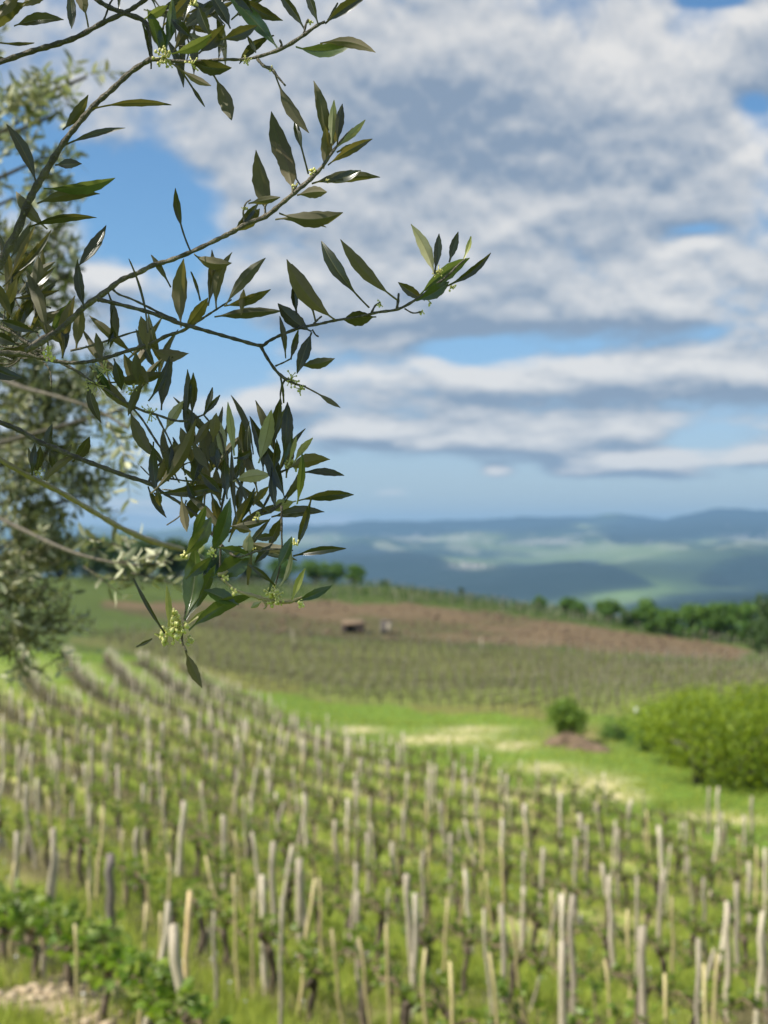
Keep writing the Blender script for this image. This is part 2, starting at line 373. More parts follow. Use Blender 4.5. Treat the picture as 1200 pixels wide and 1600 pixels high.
NEAR_FIELD = [(-500, 1010), (60, 1030), (230, 1036), (345, 1062), (430, 1118), (520, 1150), (620, 1180), (760, 1212), (900, 1262), (1020, 1295), (1500, 1400), (1500, 4000), (-1500, 4000)]
FAR_FIELD = [(330, 1055), (120, 1000), (300, 975), (520, 1000), (700, 1008), (900, 1018), (1040, 1033), (1250, 1042), (1500, 1050), (1500, 1105), (1200, 1098), (1010, 1098), (960, 1120), (860, 1122), (700, 1112), (520, 1100), (420, 1085)]
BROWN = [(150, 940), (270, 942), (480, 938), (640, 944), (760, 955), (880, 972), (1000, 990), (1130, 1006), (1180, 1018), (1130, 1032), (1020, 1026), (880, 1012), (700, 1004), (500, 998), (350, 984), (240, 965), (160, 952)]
STRAWS = [(700, 1155, 70, 9), (655, 1158, 40, 6), (930, 1225, 60, 17), (850, 1200, 50, 9), (870, 1235, 70, 8), (970, 1245, 40, 10), (800, 1165, 40, 8), (1100, 1275, 70, 9), (1150, 1282, 60, 6), (740, 1140, 60, 6), (560, 1140, 40, 6)]

GY = np.array([0, 40, 55, 75, 200.0]); GS = np.array([.61, .61, .50, .30, .26])
_yy = np.linspace(0, 200, 2001); _gg = np.concatenate([[0], np.cumsum((np.interp(_yy[1:], GY, GS) + np.interp(_yy[:-1], GY, GS)) / 2 * np.diff(_yy))])
def gfun(Y): return np.interp(Y, _yy, _gg)

def build_ground():
    rad = np.concatenate([[0.0], np.geomspace(0.4, 5, 18), np.geomspace(5, 300, 430)[1:], np.geomspace(300, 3500, 90)[1:], np.geomspace(3500, 15000, 300)[1:], np.geomspace(15000, 22000, 8)[1:]])
    az = np.radians(np.concatenate([np.arange(-180, -34, 3.0), np.arange(-34, -19, 0.8), np.arange(-19, 19, 0.1), np.arange(19, 34, 0.8), np.arange(34, 180, 3.0)]))
    Rg, Ag = np.meshgrid(rad, az, indexing='ij')
    X = Rg * np.sin(Ag); Y = Rg * np.cos(Ag); Z = terrain(X, Y)
    nr, na = Rg.shape
    V = np.stack([X.ravel(), Y.ravel(), Z.ravel()], 1)
    i = np.arange(nr - 1)[:, None]; j = np.arange(na)[None, :]; j2 = (j + 1) % na
    F = np.stack([(i * na + j), (i * na + j2), ((i + 1) * na + j2), ((i + 1) * na + j)], -1).reshape(-1, 4)[:, ::-1]
    m = bpy.data.meshes.new('ground')
    m.vertices.add(len(V)); m.vertices.foreach_set('co', V.ravel())
    m.loops.add(F.size); m.loops.foreach_set('vertex_index', F.ravel().astype(np.int32))
    m.polygons.add(len(F)); m.polygons.foreach_set('loop_start', np.arange(0, F.size, 4, dtype=np.int32))
    m.polygons.foreach_set('loop_total', np.full(len(F), 4, np.int32))
    m.update(calc_edges=True); m.validate()
    m.polygons.foreach_set('use_smooth', [True] * len(m.polygons))
    # what grows or lies where, plus painted cloud shade
    Ys = np.maximum(Y, 0.5); px = CX + FPX * X / Ys; py = HY - FPX * Z / Ys
    wob = (fbm(X * 0.25, Y * 0.12, 4) - 0.5)
    pxw = px + wob * 90; pyw = py + (fbm(X * 0.3 + 40, Y * 0.15, 4) - 0.5) * 22
    f = Y > 2
    c = np.zeros(X.shape + (3,)); c[:] = (0.130, 0.200, 0.026)               # lush grass
    kk = (X + gfun(np.clip(Y, 0, 200)) - 4.35) / 3.1; rowd = np.abs(kk - np.round(kk)) * 3.1 * .86
    def lay(mask, col, amt=1.0):
        mm = np.clip(np.clip(mask, 0, 1) * amt, 0, 1)[..., None]; c[:] = c * (1 - mm) + np.array(col) * mm
    n1 = fbm(X * 0.5 + 3, Y * 0.35, 4); n2 = fbm(X * 0.06 + 31, Y * 0.06, 4)
    lay(f & inpoly(pxw, pyw, NEAR_FIELD), (0.375, 0.370, 0.105))
    lay((f & inpoly(pxw, pyw, NEAR_FIELD)) * np.clip((Y - 48) / 30, 0, 1), (0.135, 0.180, 0.036), 0.9)
    lay((f & inpoly(pxw, pyw, NEAR_FIELD)) * (n1 > 0.52) * (Y < 60), (0.40, 0.36, 0.13), 0.3)
    lay((f & inpoly(pxw, pyw, NEAR_FIELD)) * (n1 < 0.44), (0.15, 0.24, 0.028), 0.7)
    lay((f & inpoly(pxw, pyw, NEAR_FIELD)) * np.exp(-(rowd / (.50 + .25 * n1)) ** 4), (0.085, 0.074, 0.032), 0.95)
    lay((f & inpoly(pxw, pyw, NEAR_FIELD)) * np.clip((rowd - .8) / .3, 0, 1), (0.25, 0.325, 0.055), 0.7 * (1 - .6 * np.clip((Y - 40) / 25, 0, 1)))
    ky = (Y - .024 * np.maximum(X + 10, 0) ** 2 - np.maximum(-X - 20, 0) * .25) / 3.0; fr = np.abs(ky - np.round(ky)) * 2
    lay(f & inpoly(pxw, pyw, FAR_FIELD), (0.190, 0.195, 0.048))
    lay((f & inpoly(pxw, pyw, FAR_FIELD)) * (n2 > 0.5), (0.165, 0.210, 0.042), 0.7)
    lay((f & inpoly(pxw, pyw, FAR_FIELD)) * np.clip(1 - fr * 2.2, 0, 1), (0.055, 0.050, 0.022), 0.85)
    lay(f & (Y > 105) & (Y < 260), (0.060, 0.080, 0.024), 0.8)  # crest ground darkened, cloud shade painted into its colour
    lay(f & inpoly(pxw, pyw, FAR_FIELD) & (Y > 105), (0.140, 0.142, 0.044), 0.7)  # upper far rows, toned down for the same painted cloud shade
    lay((f & inpoly(px + wob * 60, py + wob * 14, BROWN)) & (Y > 90) & (Y < 260), (0.140, 0.100, 0.055))  # bare brown soil, cloud shade painted into the tone
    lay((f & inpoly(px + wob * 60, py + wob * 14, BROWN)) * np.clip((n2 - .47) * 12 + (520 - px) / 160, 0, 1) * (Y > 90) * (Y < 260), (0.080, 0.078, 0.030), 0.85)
    for (sx, sy, rx, ry) in STRAWS:
        q = ((px - sx) / rx) ** 2 + ((py - sy) / ry) ** 2
        lay(np.exp(-q * 1.3) * (0.5 + n1) * f * (Y > 30) * (Y < 120), (0.52, 0.46, 0.235), 1.1)
    lay(np.exp(-(((px - 60) / 150) ** 2 + ((py - 1590) / 48) ** 2)) * f * (Y < 16) * (0.4 + 1.3 * n1), (0.44, 0.34, 0.215), 1.3)
    lay(np.exp(-(((px - 905) / 55) ** 2 + ((py - 1150) / 18) ** 2)) * f * (Y > 40) * (Y < 120), (0.24, 0.15, 0.09), 0.7)
    far = Y > 500
    nf = fbm(X / 700.0 + 11, Y / 1100.0 + 4, 5); ns = fbm(X / 260.0, Y / 420.0 + 7, 4)
    lay(far, (0.034, 0.062, 0.042))
    lay(far * np.clip((nf - 0.50) * 14, 0, 1), (0.120, 0.165, 0.070), 0.9)
    lay(far * np.clip((ns - 0.58) * 10, 0, 1) * (Y > 6200) * (Y < 12000), (0.24, 0.25, 0.17), 0.7)
    lay(far * (np.exp(-(((px - 950) / 110) ** 2 + ((py - 922) / 16) ** 2))) * (Y < 6000), (0.16, 0.24, 0.08), 1.0)
    lay(far * (np.exp(-(((px - 960) / 120) ** 2 + ((py - 862) / 15) ** 2))), (0.16, 0.21, 0.09), 0.8)
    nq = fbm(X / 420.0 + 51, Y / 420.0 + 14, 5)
    for fp in FOREST_CLOUD_SHADE:
        for sx_ in (-9, -3, 3, 9):        # ragged, thinning wood edge; the dark tone also paints cloud shadow
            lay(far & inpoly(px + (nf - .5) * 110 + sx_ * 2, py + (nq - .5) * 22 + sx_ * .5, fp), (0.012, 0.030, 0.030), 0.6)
    for (sx, sy, rx, ry) in [(690, 842, 70, 5), (735, 885, 26, 4), (640, 838, 60, 4), (520, 845, 50, 6), (860, 846, 60, 4), (1180, 840, 40, 6), (480, 835, 40, 7), (1000, 850, 50, 4), (820, 866, 30, 3)]:
        q = ((px - sx) / rx) ** 2 + ((py - sy) / ry) ** 2
        lay(far * np.exp(-q) * np.clip((nq - .42) * 6, 0, 1), (0.36, 0.34, 0.28), 0.75)
    c *= (0.86 + 0.28 * n1)[..., None]
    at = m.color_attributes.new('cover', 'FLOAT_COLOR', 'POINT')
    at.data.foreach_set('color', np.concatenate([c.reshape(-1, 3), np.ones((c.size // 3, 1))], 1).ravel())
    mat, g = new_mat('ground_cover')
    va = g.node('ShaderNodeVertexColor', layer_name='cover')
    geo = g.node('ShaderNodeNewGeometry')
    a = g.noise(geo.outputs['Position'], 1.6, 8, 0.7)
    b = g.noise(geo.outputs['Position'], 0.35, 5, 0.65)
    k = g.math('ADD', g.math('MULTIPLY', a, 0.9), g.math('ADD', g.math('MULTIPLY', b, 0.5), 0.3))
    col = g.node('ShaderNodeHueSaturation', {'Color': va.outputs[0], 'Value': k})
    bp = g.node('ShaderNodeBump', {'Height': a, 'Strength': 0.6, 'Distance': 0.08})
    bs = g.node('ShaderNodeBsdfPrincipled', {'Base Color': col.outputs[0], 'Roughness': 0.95, 'Normal': bp.outputs[0], 'Specular IOR Level': 0.15})
    finish(g, bs.outputs[0]); m.materials.append(mat)
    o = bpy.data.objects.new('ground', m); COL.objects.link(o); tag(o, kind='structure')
build_ground()

# the air
def build_haze():
    x, y0, y1, zb, zt = 23000, -23000, 23000, -420, 330
    V = [(-x, y0, zb), (x, y0, zb), (x, y1, zb), (-x, y1, zb), (-x, y0, zt), (x, y0, zt), (x, y1, zt), (-x, y1, zt)]
    F = [(0, 3, 2, 1), (4, 5, 6, 7), (0, 1, 5, 4), (1, 2, 6, 5), (2, 3, 7, 6), (3, 0, 4, 7)]
    m, g = new_mat('haze_air')
    v = g.node('ShaderNodeVolumePrincipled', {'Color': (0.40, 0.68, 1.0, 1), 'Density': 7.4e-5, 'Anisotropy': 0.2})
    out = g.node('ShaderNodeOutputMaterial'); g.l.new(v.outputs[0], out.inputs['Volume'])
    o = obj('haze', V, F, m, smooth=False); tag(o, kind='stuff')
build_haze()

# ------------------------------------------------------------------ ordinals for labels
ORD = ['', 'first', 'second', 'third', 'fourth', 'fifth', 'sixth', 'seventh', 'eighth', 'ninth', 'tenth', 'eleventh', 'twelfth', 'thirteenth', 'fourteenth', 'fifteenth', 'sixteenth', 'seventeenth', 'eighteenth', 'nineteenth', 'twentieth']
def ordw(n):
    if n <= 20: return ORD[n]
    return ['twenty', 'thirty', 'forty', 'fifty', 'sixty', 'seventy', 'eighty', 'ninety'][n // 10 - 2] + ('-' + ORD[n % 10] if n % 10 else '') if n % 10 else ['twentieth', 'thirtieth', 'fortieth', 'fiftieth', 'sixtieth', 'seventieth', 'eightieth', 'ninetieth'][n // 10 - 2]

# ------------------------------------------------------------------ the near vineyard
ROW0, ROWDX = 4.35, 3.1
def row_dir(Y):
    s = float(np.interp(Y, GY, GS)); v = Vector((-s, 1, 0)); v.normalize(); return v

# stakes one can pick out in the photograph: top (px, py), width, sideways lean in px per 100 px of height, wood
TR = """18 1075 8 0 p;30 1165 10 0 g;5 1155 9 0 g;52 1112 8 0 g;50 1175 9 2 g;60 1215 10 2 p;77 1140 8 0 p;107 1155 7 0 g;122 1107 7 0 g;142 1170 9 0 g
185 1195 10 0 g;173 1135 8 0 p;141 1255 9 0 g;98 1225 9 3 c;230 1120 8 0 p;255 1130 8 -2 g;247 1175 9 0 g;225 1225 10 0 p;287 1195 8 0 g;287 1255 13 -8 p
292 1120 9 0 g;320 1160 9 12 g;337 1180 10 0 g;337 1140 8 0 g;371 1150 12 -3 p;382 1125 9 0 p;350 1275 13 2 g;419 1200 10 0 p;392 1240 9 0 g;367 1295 9 12 c
427 1315 13 0 g;405 1160 8 0 p;473 1155 10 0 g;497 1135 10 -3 p;513 1145 10 0 p;543 1155 10 -3 g;500 1190 9 0 g;452 1235 9 0 c;475 1240 10 5 p;543 1250 10 0 p
522 1280 9 8 g;562 1185 9 0 g;582 1155 7 0 c;555 1210 9 0 g;27 1300 12 0 g;85 1335 12 -8 p;172 1335 18 2 d;193 1295 8 0 c;212 1295 10 0 g;140 1375 8 0 c
226 1325 9 12 c;265 1335 9 0 c;297 1397 14 -8 n;227 1415 9 -6 c;363 1365 9 6 c;395 1390 9 0 c;467 1340 16 3 g;457 1457 27 0 g;520 1445 9 12 c;562 1460 9 14 c
255 1425 8 -6 c;605 1187 9 6 g;672 1200 9 3 g;680 1195 9 0 g;725 1200 11 3 p;745 1232 9 4 p;687 1252 11 14 g;702 1300 11 5 g;630 1265 10 0 g;820 1255 13 8 w
785 1280 11 0 p;792 1210 8 -3 g;875 1240 10 3 p;905 1272 13 22 p;900 1310 10 0 g;964 1295 10 3 g;982 1255 8 0 g;1010 1265 8 5 c;1030 1290 13 8 p;1072 1285 9 0 g
1122 1295 8 2 c;1155 1305 8 0 c;1182 1320 9 -3 c;1195 1325 9 0 p;1170 1345 11 0 p;1100 1370 9 0 g;995 1370 9 0 g;952 1370 12 5 g;895 1400 14 0 g;862 1390 9 4 c
725 1355 11 12 p;755 1420 9 10 g;785 1415 13 3 g;800 1435 10 15 c;633 1365 14 8 g;650 1400 13 -3 p;605 1445 10 3 c;662 1480 10 3 c;700 1500 10 10 c;768 1490 10 12 c
752 1530 28 -2 g;878 1473 18 0 g;945 1495 9 10 c;1005 1450 17 2 g;1087 1465 12 3 g;1105 1510 10 2 c;1117 1490 10 2 c;1135 1415 13 0 g;1175 1525 26 0 g;1107 1230 8 0 g
1122 1230 9 0 w;1175 1245 9 0 g;817 1330 9 3 g;575 1300 10 2 g;660 1330 9 0 g;700 1400 9 -6 c;560 1390 11 0 g;500 1370 9 3 c;440 1400 10 0 g;1050 1400 9 2 c;335 1420 10 2 g;120 1440 9 0 c;1190 1425 13 -4 p;1150 1380 12 3 g;1040 1520 8 2 c;980 1420 9 5 c"""
WOOD = {'g': ('stake_grey', 'grey weathered'), 'p': ('stake_pale', 'pale weathered'), 'c': ('stake_cane', 'thin straw-yellow'), 'd': ('stake_dark', 'dark old'), 'n': ('stake_new', 'fresh orange-yellow'), 'w': ('stake_pale', 'whitish')}
def solve_Y(px, py, h):
    Y = np.geomspace(7.5, 140, 1500); X = (px - CX) / FPX * Y
    p = HY - FPX * (terrain(X, Y) + h) / Y
    k = np.where((p[:-1] >= py) & (p[1:] < py))[0]
    return float(Y[k[0]]) if len(k) else 140.0

stakes = []                                       # (x, y, h, r, lean_x, lean_y, wood)
for s in TR.replace('\n', ';').split(';'):
    px, py, w, ln, wood = s.split(); px, py, w, ln = float(px), float(py), float(w), float(ln)
    h = random.uniform(1.25, 1.5) if wood != 'c' else random.uniform(1.1, 1.4)
    if px < 350 and py > 1290: h = random.uniform(1.0, 1.12)
    if w > 19: h = 1.6
    Y = solve_Y(px, py, h); X = (px - CX) / FPX * Y
    r = max(w - 3.5, 3.0) / FPX * Y / 2
    if wood == 'c': r = min(r, 0.022)
    r = min(max(r, 0.014), 0.062)
    stakes.append([X - 0 * ln, Y, h, r, -ln / 100 * h, random.uniform(-.06, .06), wood])
# lean: the foot stands where the top would be without the lean, shifted
for s in stakes: s[0] = s[0] - s[4]
tr_xy = np.array([(s[0], s[1]) for s in stakes])
vines = []
for k in range(0, 28):
    y = 9.0 + random.uniform(0, .6); n = 0
    while y < 130:
        x = ROW0 + ROWDX * k - float(gfun(y))
        dv = row_dir(y)
        z = tz(x, y); px = CX + FPX * x / y; py = HY - FPX * z / y
        n += 1
        inside = bool(inpoly([px], [py], NEAR_FIELD)[0]) and -160 < px < 1360
        inside = inside and not (k == 0 and (y > 30))
        if inside and y < 120:
            vines.append((x + random.uniform(-.08, .08), y + random.uniform(-.1, .1), k, n))
            dmin = np.min(np.hypot((tr_xy[:, 0] - x) * 1.0, (tr_xy[:, 1] - y) * (0.55 if y > 20 else 0.8)))
            prob = 0.9
            if dmin > 0.42 and random.random() < prob:
                thick = random.random() < 0.38
                wood = random.choice('ggpp') if thick else random.choice('cccgppg')
                h = random.uniform(1.0, 1.5)
                stakes.append([x + random.uniform(-.12, .12), y + random.uniform(-.25, .25), h, random.uniform(.030, .046) if thick else random.uniform(.016, .030), random.gauss(0, .11) * h, random.gauss(0, .07) * h, wood])
        y += 0.95 * dv.y * random.uniform(.9, 1.1)
def frame_px(x, y, z):
    return CX + FPX * x / y, HY - FPX * z / y
def stake_row(x, y): return int(round((x + float(gfun(y)) - ROW0) / ROWDX))

def stake_mesh(h, r, lx, ly, seed):
    rs = random.Random(seed); pts = []; rad = []
    ns = 7
    for i in range(ns):
        t = i / (ns - 1)
        pts.append((lx * t + rs.uniform(-1, 1) * min(r * .55 + .006, .018) * (0 < i < ns), ly * t + rs.uniform(-1, 1) * r * .45 * (0 < i), -0.25 + (h + .25) * t))
        rad.append(r * (1.08 - .16 * t) * rs.uniform(.90, 1.08))
    V, F = tube(pts, rad, 7)
    # split, uneven head
    for q in range(len(V) - 7, len(V)):
        v = V[q]; V[q] = (v[0] * 1.0, v[1], v[2] + rs.uniform(-.6, .6) * r)
    return V, F
stakes.sort(key=lambda s: s[1])
vis = []
for s in stakes:
    px, py = frame_px(s[0] + s[4] / 2, s[1], tz(s[0], s[1]) + s[2])
    if -20 < px < 1220 and py < 1600: vis.append(s)
    # kept out when nothing of it is seen
sel = vis[:298]; rest = vis[298:]
tagrow = {}
for s in sel: tagrow.setdefault(stake_row(s[0], s[1]), []).append(s)
rowname = lambda k: 'leafy front vine row' if k <= 0 else ordw(k) + ' row beyond the leafy front row'
def rown(k):
    return 'the leafy row' if k <= 0 else ('%s row past the leafy one' % ordw(k))
merged = {}
for k, lst in tagrow.items(): merged.setdefault(max(k, 0), []).extend(lst)
for k, lst in merged.items():
    lst.sort(key=lambda s: -(s[0] / s[1]))
    for i, s in enumerate(lst):
        x, y, h, r, lx, ly, wood = s
        z = tz(x, y)
        V, F = stake_mesh(h, r, lx, ly, int(x * 1000) ^ int(y * 777))
        nm = 'cane_stake' if wood == 'c' else 'vineyard_stake'
        o = bpy.data.objects.new(nm, mesh_data(nm, V, F, M[WOOD[wood][0]])); COL.objects.link(o); o.location = (x, y, z)
        lean = 'leaning left ' if lx / h < -.07 else ('leaning right ' if lx / h > .07 else '')
        size = 'thick ' if r > .04 else ''
        tag(o, '%s%s stake %s%s from right in %s' % (size, WOOD[wood][1], lean, ordw(i + 1), rown(k)), 'stake', 'wooden stakes of the near vineyard')
if rest:
    mb = MB()
    for s in rest:
        x, y, h, r, lx, ly, wood = s; z = tz(x, y)
        V, F = tube([(x, y, z - .2), (x + lx, y + ly, z + h)], [r, r * .9], 5); mb.add(V, F)
    o = mb.build('distant_stakes', M['stake_pale']); tag(o, 'farther small stakes at the back of the near vineyard', 'stakes', kind='stuff')

# vines: gnarled trunk with its head, canes tied along the row, tufts of new leaves
def vine_leaf_shape(c, ax, nrm, size, V, F):
    """five-lobed vine leaf, slightly cupped"""
    ax = ax.normalized(); nrm = nrm.normalized(); sd = ax.cross(nrm).normalized()
    out = [(0, 0), (.28, -.12), (.50, .10), (.34, .30), (.46, .58), (.20, .62), (0, 1.0), (-.20, .62), (-.46, .58), (-.34, .30), (-.50, .10), (-.28, -.12)]
    b = len(V); V.append(tuple(c + ax * (.35 * size)))
    for (a, l) in out: V.append(tuple(c + sd * (a * size) + ax * (l * size) - nrm * (size * .35 * (abs(a) ** 1.5 + .1 * l))))
    for i in range(len(out)): F.append((b, b + 1 + i, b + 1 + (i + 1) % len(out)))

def rvec(rs, up=0.0):
    v = Vector((rs.gauss(0, 1), rs.gauss(0, 1), rs.gauss(0, 1) + up)); v.normalize(); return v

def vine_parts(seed, leafy):
    rs = random.Random(seed)
    h = rs.uniform(.45, .62)
    pts = []; rad = []; x = y = 0
    for i in range(8):
        t = i / 7
        x += rs.uniform(-.035, .035); y += rs.uniform(-.03, .03)
        pts.append((x, y, -.15 + (h + .15) * t)); rad.append((.042 - .012 * t) * rs.uniform(.8, 1.2) + (.018 if i >= 6 else 0))
    tr = MB(); tr.add(*tube(pts, rad, 7))
    head = Vector(pts[-1])
    for q in range(4):
        d = rvec(rs, .4) * .09; tr.add(*tube([head - d * .2, head + d, head + d * 1.5], [.034, .028, .012], 6))
    ca = MB(); tips = []
    for sgn in (-1, 1):
        L = rs.uniform(.42, .62); p = [head]
        for i in range(1, 6):
            t = i / 5; p.append(head + Vector((sgn * L * t, rs.uniform(-.03, .03), .16 * math.sin(math.pi * t) - .05 * t + rs.uniform(-.02, .02))))
        ca.add(*tube(p, [.024 - .0026 * i for i in range(6)], 5)); tips += p[1:]
    for q in range(5):
        d = Vector((rs.uniform(-.45, .45), rs.uniform(-.12, .12), rs.uniform(.15, .35))); ca.add(*tube([head, head + d * .6 + rvec(rs) * .03, head + d], [.010, .008, .005], 4)); tips.append(head + d)
    lv = []; lf = []; leaves = []
    for tip in tips + [head] * 3:
        for sh in range(rs.choice((2, 2, 3)) if not leafy else 3):
            d = rvec(rs, 1.3) * rs.uniform(.06, .16) * (1.7 if leafy else 1)
            ca.add(*tube([tip, tip + d], [.004, .002], 3, cap=False))
            for q in range(rs.choice((2, 3, 4))):
                c = tip + d * rs.uniform(.3, 1.1); ax = (rvec(rs) + d.normalized() * .4)
                leaves.append((c, ax, rvec(rs, 1.2), rs.uniform(.04, .085) if not leafy else rs.uniform(.08, .125)))
    return h, tr, ca, leaves

protos = []
for q in range(9):
    h, tr, ca, leaves = vine_parts(100 + q, False)
    V = []; F = []
    for L in leaves: vine_leaf_shape(L[0], L[1], L[2], L[3], V, F)
    protos.append((mesh_data('trunk', tr.v, tr.f, M['vine_bark']), mesh_data('canes', ca.v, ca.f, M['cane']), mesh_data('foliage', V, F, M['vine_leaf'], False)))
vines.sort(key=lambda v: v[1])
vv = []
for v in vines:
    px, py = frame_px(v[0], v[1], tz(v[0], v[1]) + .95)
    if -70 < px < 1270 and py < 1610: vv.append(v)
byrow = {}
for v in vv[:298]: byrow.setdefault(v[2], []).append(v)
for k, lst in byrow.items():
    lst.sort(key=lambda s: -(s[0] / s[1]))
    for i, (x, y, kk, n) in enumerate(lst):
        d = row_dir(y); rz = math.atan2(d.y, d.x) + random.choice((0, math.pi)); z = tz(x, y)
        px, py = frame_px(x, y, z)
        leafy = (k == 0 and px < 420)
        root = empty('grape_vine', (x, y, z), rz)
        if not leafy:
            pr = random.choice(protos)
            for md, nm in zip(pr, ('trunk', 'canes', 'foliage')):
                c = bpy.data.objects.new(nm, md); COL.objects.link(c); c.parent = root
                if nm == 'foliage': c['kind'] = 'stuff'
            sc = random.uniform(.85, 1.15); root.scale = (sc, sc, sc)
            tag(root, 'gnarled vine with few leaves, %s from right in %s' % (ordw(i + 1), rown(k)), 'vine', 'grape vines of the near vineyard')
        else:
            h, tr, ca, leaves = vine_parts(500 + i, True)
            root.scale = (1, 1, .85); tr.build('trunk', M['vine_bark'], root); ca.build('canes', M['cane'], root)
            for L in leaves[:90]:
                V = []; F = []; vine_leaf_shape(L[0], L[1], L[2], L[3], V, F)
                obj('leaf', V, F, M['vine_leaf_one'], root, smooth=False)
            V = []; F = []
            for L in leaves[90:]: vine_leaf_shape(L[0], L[1], L[2], L[3], V, F)
            if V: obj('foliage', V, F, M['vine_leaf'], root, smooth=False)['kind'] = 'stuff'
            tag(root, 'bushy vine in full bright green leaf, %s from the right in the front row' % ordw(i + 1), 'vine', 'leafy vines of the front row')
if len(vv) > 298:
    tv = MB(); fv = []; ff = []
    for (x, y, k, n) in vv[298:]:
        z = tz(x, y); d = row_dir(y); hd = Vector((x + random.uniform(-.05, .05), y, z + random.uniform(.6, .8)))
        tv.add(*tube([(x, y, z - .1), hd], [.035, .045], 5))
        tv.add(*tube([hd - d * .55, hd + Vector((0, 0, .06)), hd + d * .55], [.018, .035, .018], 4))
        for q in range(9):
            c = hd + d * random.uniform(-.55, .55) + Vector((random.uniform(-.1, .1), random.uniform(-.1, .1), random.uniform(-.02, .25)))
            vine_leaf_shape(c, rvec(random), rvec(random, 1), random.uniform(.06, .10), fv, ff)
    o = tv.build('distant_vines', M['vine_bark']); tag(o, 'farther vine trunks at the back of the near vineyard', 'vines', kind='stuff')
    o = obj('distant_vine_leaves', fv, ff, M['vine_leaf'], smooth=False); tag(o, 'new leaves on the farther vines of the near vineyard', 'leaves', kind='stuff')

# ------------------------------------------------------------------ far vineyard across the hollow
def far_field():
    st = MB(); vn = MB(); fv = []; ff = []
    y0 = 30.0
    while y0 < 175:
        x = -75.0
        while x < 72:
            y = y0 + .024 * max(x + 10, 0) ** 2 + max(-x - 20, 0) * .25
            sl = .048 * max(x + 10, 0); ds = 1.35 / math.sqrt(1 + sl * sl)
            if 60 < y < 190:
                z = tz(x, y); px = CX + FPX * x / y; py = HY - FPX * z / y
                if -60 < px < 1260 and inpoly([px], [py], FAR_FIELD)[0]:
                    h = random.uniform(1.2, 1.7); r = random.uniform(.025, .042)
                    xx = x + random.uniform(-.15, .15); yy = y + random.uniform(-.15, .15)
                    if random.random() < .8:
                        V, F = tube([(xx, yy, z - .2), (xx + random.gauss(0, .07), yy + random.gauss(0, .07), z + h)], [r, r * .9], 4); st.add(V, F)
                    d = Vector((1, sl, 0)).normalized()
                    hd = Vector((xx, yy, z + .65))
                    V, F = tube([hd - d * .7, hd + Vector((0, 0, .06)), hd + d * .7], [.022, .050, .022], 4); vn.add(V, F)
                    V, F = tube([(xx, yy, z - .1), hd], [.035, .04], 4); vn.add(V, F)
                    for q in range(7):
                        c = hd + d * random.uniform(-.6, .6) + Vector((0, random.uniform(-.1, .1), random.uniform(0, .3)))
                        vine_leaf_shape(c, rvec(random), rvec(random, 1), random.uniform(.08, .15), fv, ff)
            x += ds * random.uniform(.9, 1.1)
        y0 += 3.0
    tag(st.build('far_vineyard_stakes', M['stake_grey'], smooth=False), 'hundreds of pale stakes in curving rows across the hollow', 'stakes', kind='stuff')
    tag(vn.build('far_vineyard_vines', M['vine_bark'], smooth=False), 'dark vines in curving rows across the hollow', 'vines', kind='stuff')
    tag(obj('far_vineyard_leaves', fv, ff, M['vine_leaf'], smooth=False), 'new leaves on the vines across the hollow', 'leaves', kind='stuff')
far_field()

# rows of the vineyard along the crest, above the bare slope
def crest_rows():
    st = MB(); V = []; F = []
    for k in range(13):
        for q in range(150):
            px = 130 + q * 7.4 + random.uniform(-3, 3); Y = 186 + k * 2.3 + (px < 600) * 3
            if px > 850: Y -= (px - 850) * .09
            X = (px - CX) / FPX * Y; z = tz(X, Y); py = HY - FPX * z / Y
            if inpoly([px], [py], BROWN)[0]: continue
            h = random.uniform(1.1, 1.5)
            if random.random() < .4: st.add(*tube([(X, Y, z - .2), (X, Y, z + h)], [.04, .035], 4))
            c0 = Vector((X, Y, z + .6))
            for j in range(5):
                vine_leaf_shape(c0 + Vector((random.uniform(-.5, .5), random.uniform(-.3, .3), random.uniform(-.5, .4))), rvec(random), rvec(random, .6), random.uniform(.2, .38), V, F)
    tag(st.build('crest_vineyard_stakes', M['stake_grey'], smooth=False), 'tiny grey stakes of the vineyard on the crest', 'stakes', kind='stuff')
    tag(obj('crest_vineyard_foliage', V, F, M['tree_dark'], smooth=False), 'dark green vine rows along the crest of the hill', 'vines', kind='stuff')
crest_rows()

